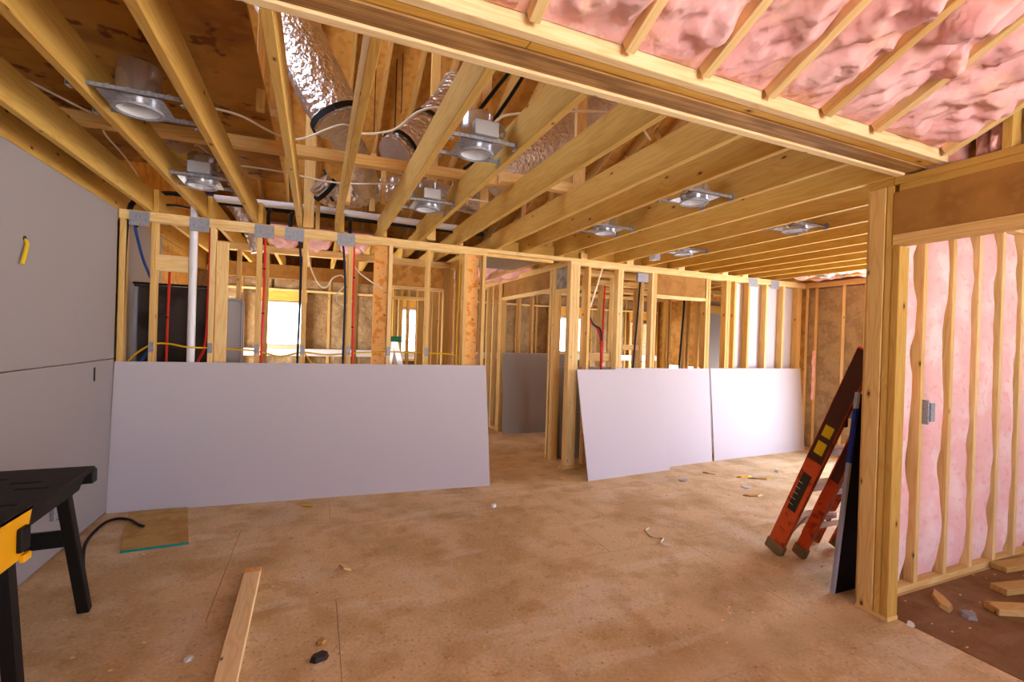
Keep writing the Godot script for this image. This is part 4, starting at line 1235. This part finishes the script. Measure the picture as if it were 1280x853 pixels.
# ---------------------------------------------------------------- cables
func cables() -> void:
	cable("white_cable", "white cable draped from the large bare can across three joists toward the middle light", "cable", [Vector3(-0.58, 2.62, -2.82), Vector3(-0.42, 2.655, -2.94), Vector3(-0.25, 2.64, -3.08), Vector3(-0.12, 2.645, -3.10), Vector3(0.10, 2.66, -2.82), Vector3(0.20, 2.655, -2.88), Vector3(0.37, 2.66, -2.76), Vector3(0.46, 2.67, -2.50), Vector3(0.56, 2.66, -2.38), Vector3(0.68, 2.60, -2.32)], 0.0065, M.white_cable, "white ceiling cables")
	cable("white_cable", "white cable running level above the joists just before the partition", "cable", [Vector3(-0.66, 2.56, -3.75), Vector3(-0.62, 2.66, -3.88), Vector3(-0.31, 2.66, -3.84), Vector3(0.11, 2.655, -3.90), Vector3(0.56, 2.655, -3.70), Vector3(0.68, 2.58, -3.58)], 0.0065, M.white_cable, "white ceiling cables")
	cable("white_cable", "white cable arching from the middle light over the joists to the right", "cable", [Vector3(0.80, 2.56, -2.33), Vector3(0.84, 2.62, -2.26), Vector3(0.96, 2.63, -2.17), Vector3(1.16, 2.63, -2.05), Vector3(1.42, 2.625, -1.97), Vector3(1.70, 2.63, -2.15)], 0.0065, M.white_cable, "white ceiling cables")
	cable("white_cable", "white cable sagging in the dark bay at far upper left", "cable", [Vector3(-1.42, 2.68, -2.75), Vector3(-1.36, 2.66, -2.90), Vector3(-1.28, 2.655, -3.07), Vector3(-1.18, 2.66, -3.30)], 0.006, M.white_cable, "white ceiling cables")
	cable("white_cable", "white cable dropping between the two leftmost joists to the partition", "cable", [Vector3(-1.20, 2.66, -3.50), Vector3(-1.23, 2.66, -3.66), Vector3(-1.25, 2.65, -4.05), Vector3(-1.33, 2.63, -4.75)], 0.006, M.white_cable, "white ceiling cables")
	cable("white_cable", "white wire loop standing above the second middle light", "cable", [Vector3(0.76, 2.56, -3.50), Vector3(0.76, 2.66, -3.55), Vector3(0.84, 2.73, -3.55), Vector3(0.94, 2.70, -3.55), Vector3(0.93, 2.60, -3.6)], 0.0055, M.white_cable, "white ceiling cables")
	cable("white_cable", "white wire hook above the light left of the middle near the partition", "cable", [Vector3(-0.70, 2.56, -3.70), Vector3(-0.69, 2.64, -3.66), Vector3(-0.74, 2.68, -3.62), Vector3(-0.77, 2.69, -3.66)], 0.0055, M.white_cable, "white ceiling cables")
	cable("white_cable", "short straight white wire between the third and fourth joists near the partition", "cable", [Vector3(0.96, 2.64, -3.75), Vector3(1.2, 2.635, -3.74), Vector3(1.55, 2.63, -3.72)], 0.006, M.white_cable, "white ceiling cables")
	cable("white_cable", "curly white wire hanging in the back room before the pink insulation", "cable", [Vector3(-0.12, 2.46, -5.2), Vector3(-0.09, 2.2, -5.2), Vector3(0.00, 1.99, -5.2), Vector3(0.08, 1.96, -5.2), Vector3(0.14, 2.06, -5.2), Vector3(0.23, 2.09, -5.2), Vector3(0.26, 2.0, -5.2), Vector3(0.19, 1.90, -5.2), Vector3(0.19, 1.81, -5.2), Vector3(0.27, 1.78, -5.2), Vector3(0.35, 1.84, -5.2)], 0.007, M.white_cable, "white ceiling cables")
	cable("white_cable", "white wire running down to a hole in the first stained wide stud", "cable", [Vector3(0.28, 2.22, -4.85), Vector3(0.36, 2.10, -4.83), Vector3(0.47, 2.01, -4.78), Vector3(0.59, 1.94, -4.755)], 0.0065, M.white_cable, "white ceiling cables")
	cable("white_cable", "white wires fanning from the plate right of the hall's corner post", "cable", [Vector3(3.18, 2.44, -4.79), Vector3(3.13, 2.3, -4.80), Vector3(3.08, 2.1, -4.82), Vector3(3.03, 1.9, -4.85)], 0.009, M.white_cable, "white ceiling cables")
	cable("yellow_cable", "yellow cable threaded through the studs above the longest drywall sheet", "cable", [Vector3(-1.45, 1.16, WZ), Vector3(-1.37, 1.27, WZ), Vector3(-1.262, 1.345, WZ), Vector3(-1.16, 1.355, WZ), Vector3(-1.0, 1.33, WZ + 0.05), Vector3(-0.845, 1.325, WZ), Vector3(-0.65, 1.315, WZ), Vector3(-0.492, 1.305, WZ), Vector3(-0.30, 1.26, WZ), Vector3(-0.118, 1.30, WZ), Vector3(0.08, 1.28, WZ), Vector3(0.283, 1.295, WZ), Vector3(0.47, 1.31, WZ), Vector3(0.655, 1.32, WZ), Vector3(1.033, 1.315, WZ), Vector3(1.30, 1.305, WZ), Vector3(1.39, 1.26, WZ), Vector3(1.40, 1.15, WZ)], 0.0075, M.yellow_cable)
	cable("yellow_cable", "short yellow cable end hanging below the stud right of the small window", "cable", [Vector3(-0.10, 1.30, WZ + 0.02), Vector3(-0.06, 1.24, WZ + 0.03), Vector3(-0.03, 1.20, WZ + 0.03), Vector3(0.02, 1.195, WZ + 0.03)], 0.0075, M.yellow_cable)
	cable("yellow_cable", "upright yellow cable beside the second stained wide stud", "cable", [Vector3(1.37, 2.44, WZ), Vector3(1.375, 2.0, WZ - 0.01), Vector3(1.36, 1.6, WZ), Vector3(1.365, 1.2, WZ)], 0.0075, M.yellow_cable)
	cable("yellow_cable", "thin yellow wire behind the left bay's light near the partition", "cable", [Vector3(-0.98, 2.66, -3.62), Vector3(-0.90, 2.64, -3.70), Vector3(-0.80, 2.60, -3.76)], 0.006, M.yellow_cable)
	cable("orange_wire", "thin orange wire at the plate above the corner stud post", "cable", [Vector3(3.10, 2.35, -4.79), Vector3(3.18, 2.42, -4.77), Vector3(3.26, 2.40, -4.78)], 0.006, M.red)
	var y := thing("wire_stub", "yellow wire stub poking from a hole in the left drywall wall", "cable", Vector3(-1.50, 1.9, -3.4))
	var yg := G.new()
	yg.tube(spline([Vector3(-1.503, 1.95, -3.43), Vector3(-1.488, 1.93, -3.425), Vector3(-1.484, 1.87, -3.40), Vector3(-1.484, 1.81, -3.375)]), 0.009, 10)
	putw(y, "wire", yg, M.yellow_cable)
	var hg := G.new()
	hg.tube(PackedVector3Array([Vector3(-1.503, 1.955, -3.43), Vector3(-1.498, 1.955, -3.43)]), 0.016, 12)
	putw(y, "hole", hg, M.black)  # black disc stands in for the shade inside the hole
	# dark lines running up through the attic
	cable("black_cable", "left of two parallel black lines slanting across the attic boards", "cable", [Vector3(1.46, 3.76, -3.6), Vector3(1.28, 3.50, -3.6), Vector3(1.08, 3.2, -3.6)], 0.016, M.black_pipe, "black attic lines")
	cable("black_cable", "right of two parallel black lines slanting across the attic boards", "cable", [Vector3(1.60, 3.80, -3.6), Vector3(1.44, 3.52, -3.6), Vector3(1.26, 3.22, -3.6)], 0.016, M.black_pipe, "black attic lines")
	cable("black_cable", "lower black line passing behind the middle recessed light", "cable", [Vector3(1.58, 3.32, -3.6), Vector3(1.35, 3.1, -3.6), Vector3(1.04, 2.82, -3.6)], 0.013, M.black_pipe, "black attic lines")
	cable("black_strap", "forked black strap hanging right of the two joined attic struts", "strap", [Vector3(0.02, 2.95, -4.55), Vector3(0.06, 2.80, -4.5), Vector3(0.08, 2.68, -4.42), Vector3(0.10, 2.64, -4.38)], 0.012, M.black_pipe)

# ---------------------------------------------------------------- ladder and panel
func ladder() -> void:
	var t := thing("stepladder", "worn orange folded stepladder leaning on the back of the corner post wall", "ladder", Vector3(3.3, 0, -2.35))
	var d := Vector3(0, 1.64, 0.655)
	var dn := d.normalized()
	# front frame: channel rails
	var side := func(x: float, z0: float, w: float, dep: float, name_: String, len_: float) -> void:
		var a := Vector3(x, 0.03, z0)
		var b := a + dn * len_
		var nrm := Vector3.RIGHT.cross(dn).normalized()
		var g := G.new()
		var ax := Transform3D(Basis(dn, nrm, Vector3.RIGHT), Vector3.ZERO)
		g.box(Vector3.ZERO, Vector3(len_, dep, 0.006), 0.001)
		g.box(Vector3(0, dep / 2 - 0.003, w / 2), Vector3(len_, 0.006, w), 0.001)
		g.box(Vector3(0, -dep / 2 + 0.003, w / 2), Vector3(len_, 0.006, w), 0.001)
		var r := put(t, name_, g.mesh(), M.orange, ax.translated((a + b) / 2))
		var fg := G.new()
		fg.box(Vector3(-len_ / 2 + 0.02, 0, w / 2), Vector3(0.085, dep + 0.02, w + 0.02), 0.008)
		put(r, "foot", fg.mesh(), M.rubber, ax.translated((a + b) / 2))
	side.call(3.085, -2.375, 0.030, 0.115, "front_rail", 1.57)
	side.call(3.60, -2.44, -0.030, 0.115, "front_rail", 1.57)
	side.call(3.20, -2.265, 0.026, 0.075, "rear_rail", 1.24)
	side.call(3.62, -2.265, -0.026, 0.075, "rear_rail", 1.24)
	for k in 5:
		var s := 0.26 + k * 0.29
		var c := Vector3(3.345, 0.03, -2.40) + dn * s
		bx(t, "step", c + Vector3(0, 0, 0.0), Vector3(0.50, 0.022, 0.085), M.alu, 0.003, Basis(Vector3.RIGHT, 0.0))
		bx(t, "step_lip", c + Vector3(0, -0.02, 0.042), Vector3(0.50, 0.035, 0.004), M.alu, 0.001)
		if k < 4:
			var e := Vector3(3.41, 0.03, -2.255) + dn * (s - 0.02)
			bx(t, "rear_bar", e, Vector3(0.40, 0.032, 0.02), M.alu, 0.003)
			if k == 0:
				lum(t, "brace", e + Vector3(-0.06, 0, 0), e + Vector3(-0.07, 0.07, -0.10), 0.008, 0.014, M.alu)
	lum(t, "brace", Vector3(3.10, 0.12, -2.30), Vector3(3.20, 0.30, -2.22), 0.008, 0.014, M.alu)
	# stickers without legible words: yellow plates and a dark scale; dark brown strips cover the upper rails
	var nrm := Vector3.RIGHT.cross(dn).normalized()
	var ax := Basis(dn, nrm, Vector3.RIGHT)
	for q in [[0.86, 0.09, 0.06, M.sticker], [0.985, 0.08, 0.06, M.sticker], [1.16, 0.80, 0.105, M.rail_brown], [0.50, 0.30, 0.06, M.darkprint]]:
		var g := G.new()
		g.box(Vector3(0, 0, 0), Vector3(q[1], q[2], 0.001 if q[3] == M.rail_brown else 0.002), 0.0)
		put(t, "sticker" if q[3] == M.sticker else "dark_strip", g.mesh(), q[3], Transform3D(ax, Vector3(3.0805, 0.03, -2.375) + dn * q[0]))
	var dl := G.new()
	dl.box(Vector3.ZERO, Vector3(0.6, 0.06, 0.001), 0.0)
	put(t, "dark_strip", dl.mesh(), M.rail_brown, Transform3D(ax, Vector3(3.1955, 0.03, -2.265) + dn * 0.92))
	for k in 5:
		var tk := G.new()
		tk.box(Vector3.ZERO, Vector3(0.004, 0.03, 0.001), 0.0)
		put(t, "scale_mark", tk.mesh(), M.alu, Transform3D(ax, Vector3(3.0785, 0.03, -2.395) + dn * (0.40 + k * 0.045)))
	bx(t, "hinge_bracket", Vector3(3.14, 1.02, -1.96), Vector3(0.05, 0.07, 0.05), M.black, 0.006)
	bx(t, "top_cap", Vector3(3.345, 1.41, -1.84), Vector3(0.50, 0.03, 0.05), M.orange, 0.004)
	# dark panel with a blue and silver edge standing behind the post
	var p := thing("dark_panel", "dark brown panel with a blue and silver edge standing behind the corner post", "panel", Vector3(3.2, 0, -1.84))
	var q := [Vector3(2.942, 0.0, -1.845), Vector3(3.50, 0.0, -1.845), Vector3(3.57, 1.22, -1.785), Vector3(3.018, 1.22, -1.785)]
	sheet(p, "board", q, Vector3(0, 0, -0.022), M.panel_dark)
	for e in [["silver_edge", 0.0, 0.80, M.silver], ["blue_edge", 0.802, 1.13, M.panel_blue], ["edge_tip", 1.132, 1.23, M.silver]]:
		var z0: float = -1.845 + 0.06 * float(e[1]) / 1.22
		var z1: float = -1.845 + 0.06 * float(e[2]) / 1.22
		var a0: float = 2.930 + 0.062 * float(e[1])
		var a1: float = 2.930 + 0.062 * float(e[2])
		sheet(p, e[0], [Vector3(a0, e[1], z0 - 0.004), Vector3(a0 + 0.011, e[1], z0 + 0.003), Vector3(a1 + 0.011, e[2], z1 + 0.003), Vector3(a1, e[2], z1 - 0.004)], Vector3(0, 0, -0.020), e[3])
	# small ladder in the back room
	var s := thing("stepladder", "small aluminium stepladder with a green top in the back room", "ladder", Vector3(0.86, 0, -5.3))
	bx(s, "top_cap", Vector3(0.80, 1.445, -5.3), Vector3(0.115, 0.06, 0.26), M.green, 0.01)
	for e in [-0.11, 0.11]:
		lum(s, "rail", Vector3(0.79, 1.42, -5.3 + e), Vector3(1.12, 0.0, -5.3 + e * 1.6), 0.02, 0.06, M.alu, Vector3.RIGHT)
		lum(s, "rear_rail", Vector3(0.77, 1.42, -5.3 + e), Vector3(0.60, 0.0, -5.3 + e * 1.5), 0.02, 0.04, M.alu, Vector3.RIGHT)
	for k in 4:
		bx(s, "step", Vector3(0.85 + k * 0.065, 1.14 - k * 0.28, -5.3), Vector3(0.07, 0.02, 0.25 + k * 0.03), M.alu)

# ---------------------------------------------------------------- work bench
func bench() -> void:
	var t := thing("work_bench", "black folding work bench with a yellow clamp at the left edge of the room", "work bench", Vector3(-1.22, 0, -2.6))
	var y := 0.785
	var g := G.new()
	# solid top; black strips laid on it stand for the shade in the slots
	for s in [[-1.44, -1.325], [-1.315, -1.215], [-1.205, -1.0]]:
		pass
	var x0 := -1.44
	var x1 := -1.005
	var z0 := -2.965
	var z1 := -1.95
	var slots := [[-1.34, -2.80, 0.20], [-1.16, -2.72, 0.13], [-1.30, -2.55, 0.24], [-1.10, -2.62, 0.14], [-1.25, -2.38, 0.20], [-1.12, -2.40, 0.17]]
	g.box(Vector3((x0 + x1) / 2, y - 0.012, (z0 + z1) / 2), Vector3(x1 - x0, 0.024, z1 - z0), 0.004)
	var top := putw(t, "top", g, M.bench)
	var sg := G.new()
	for s in slots:
		sg.box(Vector3(s[0], y + 0.0005, s[1]), Vector3(s[2] * 0.8, 0.003, 0.022), 0.001, 1.2, 0.3, Vector2.ZERO)
	putw(top, "slot_shade", sg, M.black).set_meta("kind", "stuff")
	# side skirt and end block
	sheet(t, "skirt", [Vector3(-1.02, y - 0.024, -2.90), Vector3(-1.02, y - 0.024, -1.95), Vector3(-1.03, y - 0.12, -1.95), Vector3(-1.03, y - 0.09, -2.86)], Vector3(-0.03, 0, 0), M.bench)
	bx(t, "end_block", Vector3(-1.035, y - 0.045, -2.945), Vector3(0.075, 0.07, 0.05), M.bench, 0.006)
	sheet(t, "end_skirt", [Vector3(-1.42, y - 0.024, -2.95), Vector3(-1.02, y - 0.024, -2.95), Vector3(-1.05, y - 0.09, -2.93), Vector3(-1.39, y - 0.09, -2.93)], Vector3(0, 0, 0.03), M.bench)
	# legs, splayed
	for l in [[-1.10, -2.86, -1.075, -3.085], [-1.09, -2.38, -1.03, -2.375], [-1.40, -2.86, -1.43, -3.05], [-1.40, -2.38, -1.43, -2.36]]:
		lum(t, "leg", Vector3(l[0], y - 0.03, l[1]), Vector3(l[2], 0.0, l[3]), 0.05, 0.045, M.bench, Vector3.BACK, 0.004)
	lum(t, "cross_bar", Vector3(-1.40, 0.43, -2.965), Vector3(-1.10, 0.43, -2.975), 0.03, 0.08, M.bench, Vector3.UP, 0.004)
	lum(t, "cross_bar", Vector3(-1.085, 0.40, -2.38), Vector3(-1.40, 0.40, -2.38), 0.03, 0.07, M.bench, Vector3.UP, 0.004)
	lum(t, "gusset", Vector3(-1.085, 0.67, -2.90), Vector3(-1.05, 0.74, -2.86), 0.04, 0.06, M.bench, Vector3.BACK, 0.004)
	# yellow clamp on the near side
	var c := G.new()
	var a := [Vector3(-1.005, 0.775, -2.40), Vector3(-1.005, 0.775, -2.05), Vector3(-1.005, 0.60, -2.05), Vector3(-1.005, 0.60, -2.34)]
	var b := []
	for p in a:
		b.append(p + Vector3(-0.05, 0, 0))
	c.hexa(a, b)
	var cl := putw(t, "clamp", c, M.yellow_plastic)
	bx(cl, "clamp_grip", Vector3(-0.998, 0.675, -2.325), Vector3(0.02, 0.09, 0.06), M.black, 0.006)
	bx(cl, "clamp_lever", Vector3(-0.997, 0.60, -2.34), Vector3(0.018, 0.03, 0.05), M.yellow_plastic, 0.005)

# ---------------------------------------------------------------- things on the floor
func floor_items() -> void:
	var p := thing("plywood_square", "square plywood offcut with a teal painted edge below the longest sheet", "plywood", Vector3(-1.05, 0, -4.2))
	sheet(p, "board", [Vector3(-1.15, 0.014, -3.80), Vector3(-0.775, 0.014, -3.82), Vector3(-0.945, 0.014, -4.58), Vector3(-1.34, 0.014, -4.59)], Vector3(0, -0.013, 0), M.ply_light)
	sheet(p, "painted_edge", [Vector3(-1.15, 0.0145, -3.797), Vector3(-0.775, 0.0145, -3.817), Vector3(-0.775, 0.001, -3.815), Vector3(-1.15, 0.001, -3.795)], Vector3(0, 0, -0.004), M.teal)
	var b := thing("loose_board", "pale pine board lying end-on to the camera at bottom left", "board", Vector3(-0.31, 0, -2.7))
	lum(b, "board", Vector3(-0.305, 0.020, -1.6), Vector3(-0.318, 0.020, -3.215), 0.089, 0.038, M.pale, Vector3.UP, 0.003)
	bx(b, "stained_end", Vector3(-0.318, 0.020, -3.20), Vector3(0.0895, 0.0385, 0.06), M.rust, 0.002)
	cable("power_cord", "black power cord end curling out from the wall behind the bench", "cord", [Vector3(-1.25, 0.012, -3.55), Vector3(-1.40, 0.012, -4.0), Vector3(-1.43, 0.012, -4.35), Vector3(-1.38, 0.012, -4.46), Vector3(-1.28, 0.016, -4.40), Vector3(-1.18, 0.028, -4.24), Vector3(-1.13, 0.03, -4.18)], 0.010, M.black)
	cable("yellow_cable", "bit of yellow cable lying on the floor before the longest sheet", "cable", [Vector3(-0.07, 0.008, -4.37), Vector3(-0.03, 0.008, -4.34), Vector3(0.01, 0.008, -4.32)], 0.008, M.yellow_cable)
	cable("white_string", "thin white curl of cord on the floor in the room's middle", "cord", [Vector3(2.50, 0.006, -3.02), Vector3(2.44, 0.006, -2.98), Vector3(2.42, 0.006, -2.88), Vector3(2.47, 0.006, -2.82), Vector3(2.40, 0.006, -2.76), Vector3(2.44, 0.006, -2.70)], 0.006, M.white_cable)

func chip(called: String, label: String, category: String, c: Vector3, s: Vector3, turn: float, m: Material, group := "") -> void:
	var g := G.new()
	var k := 6
	var top := []
	var bot := []
	for i in k:
		var a := TAU * i / k
		var q := Vector3(cos(a) * s.x * rng.randf_range(0.75, 1.1), 0, sin(a) * s.z * rng.randf_range(0.7, 1.1))
		bot.append(q * 1.05)
		top.append(q * 0.85 + Vector3(0, s.y * rng.randf_range(0.6, 1.2), 0))
	for i in k:
		var j := (i + 1) % k
		g.flat_tri(Vector3(0, s.y, 0), top[i], top[j], Vector3.UP)
		var nn: Vector3 = (bot[i] + bot[j]).normalized()
		g.quad(bot[i], bot[j], top[j], top[i], nn)
	var o := put(self, called, g.mesh(), m, Transform3D(Basis(Vector3.UP, turn), c))
	tag(o, label, category, group)

func debris() -> void:
	chip("drywall_crumb", "white drywall crumb right of the longest sheet's corner", "scrap", Vector3(1.48, 0.001, -3.85), Vector3(0.03, 0.025, 0.022), 0.3, M.paper)
	chip("wood_sliver", "small orange wood sliver on the left half of the floor", "scrap", Vector3(0.21, 0.001, -3.12), Vector3(0.015, 0.012, 0.06), 0.6, M.studs[2])
	chip("mud_clod", "dark crumbly clod lying at the bottom of the floor", "scrap", Vector3(0.05, 0.001, -2.28), Vector3(0.05, 0.025, 0.035), 0.2, M.tub)
	chip("mud_clod", "smaller brown clod beside the dark crumbly one", "scrap", Vector3(0.06, 0.001, -2.40), Vector3(0.03, 0.014, 0.02), 0.9, M.aged[0])
	chip("drywall_crumb", "pale flake near the bottom between bench and pine board", "scrap", Vector3(-0.49, 0.001, -2.47), Vector3(0.022, 0.015, 0.015), 0.4, M.paper)
	chip("paper_scrap", "blue-grey paper scrap before the half hidden sheet", "paper", Vector3(3.74, 0.001, -3.98), Vector3(0.08, 0.006, 0.045), 0.4, M.silver)
	chip("wood_sliver", "long yellow wood sliver before the rightmost sheet", "scrap", Vector3(4.50, 0.001, -3.86), Vector3(0.11, 0.02, 0.022), -0.2, M.yellow)
	chip("wood_sliver", "brown bark sliver beside the long yellow one", "scrap", Vector3(4.64, 0.001, -3.75), Vector3(0.13, 0.014, 0.016), -0.5, M.aged[0])
	chip("paper_scrap", "pale blue paper scrap left of the ladder", "paper", Vector3(4.22, 0.001, -3.58), Vector3(0.06, 0.005, 0.05), 0.1, M.drywall)
	chip("cardboard_scrap", "folded brown cardboard scrap left of the ladder", "cardboard", Vector3(4.05, 0.001, -3.36), Vector3(0.10, 0.012, 0.05), -0.3, M.aged[1])
	chip("drywall_crumb", "white crumb far back before the rightmost sheet", "scrap", Vector3(5.12, 0.001, -3.92), Vector3(0.04, 0.03, 0.03), 0.8, M.paper)
	chip("wood_sliver", "dark sliver before the joint of the two right-hand sheets", "scrap", Vector3(4.22, 0.001, -4.1), Vector3(0.012, 0.012, 0.09), 0.5, M.aged[0])
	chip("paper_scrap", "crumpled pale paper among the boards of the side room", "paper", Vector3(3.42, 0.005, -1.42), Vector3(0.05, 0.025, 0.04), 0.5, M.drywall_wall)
	chip("paper_scrap", "white and red wrapper bit at the foot of the corner post", "paper", Vector3(3.02, 0.001, -1.49), Vector3(0.03, 0.012, 0.02), 0.5, M.paper)
	chip("wood_sliver", "broken shingle of wood on the side room boards", "scrap", Vector3(3.46, 0.005, -1.56), Vector3(0.14, 0.02, 0.04), 0.7, M.aged[1])
	chip("drywall_crumb", "pale chip at the foot of the hall's corner post", "scrap", Vector3(2.50, 0.001, -4.45), Vector3(0.05, 0.015, 0.03), 0.2, M.studs[2])
	# crumbs nobody would count
	var g := G.new()
	for i in 420:
		var c := Vector3(rng.randf_range(-1.3, 5.4), 0.001, rng.randf_range(-4.2, -1.2))
		var s := rng.randf_range(0.003, 0.009)
		g.box(c + Vector3(0, s * 0.3, 0), Vector3(s * rng.randf_range(1, 2.4), s * 0.6, s), 0.0)
	var o := putw(self, "sawdust_crumbs", g, M.studs[2])
	tag(o, "pale sawdust crumbs scattered over the brown floor", "sawdust", "", "stuff")
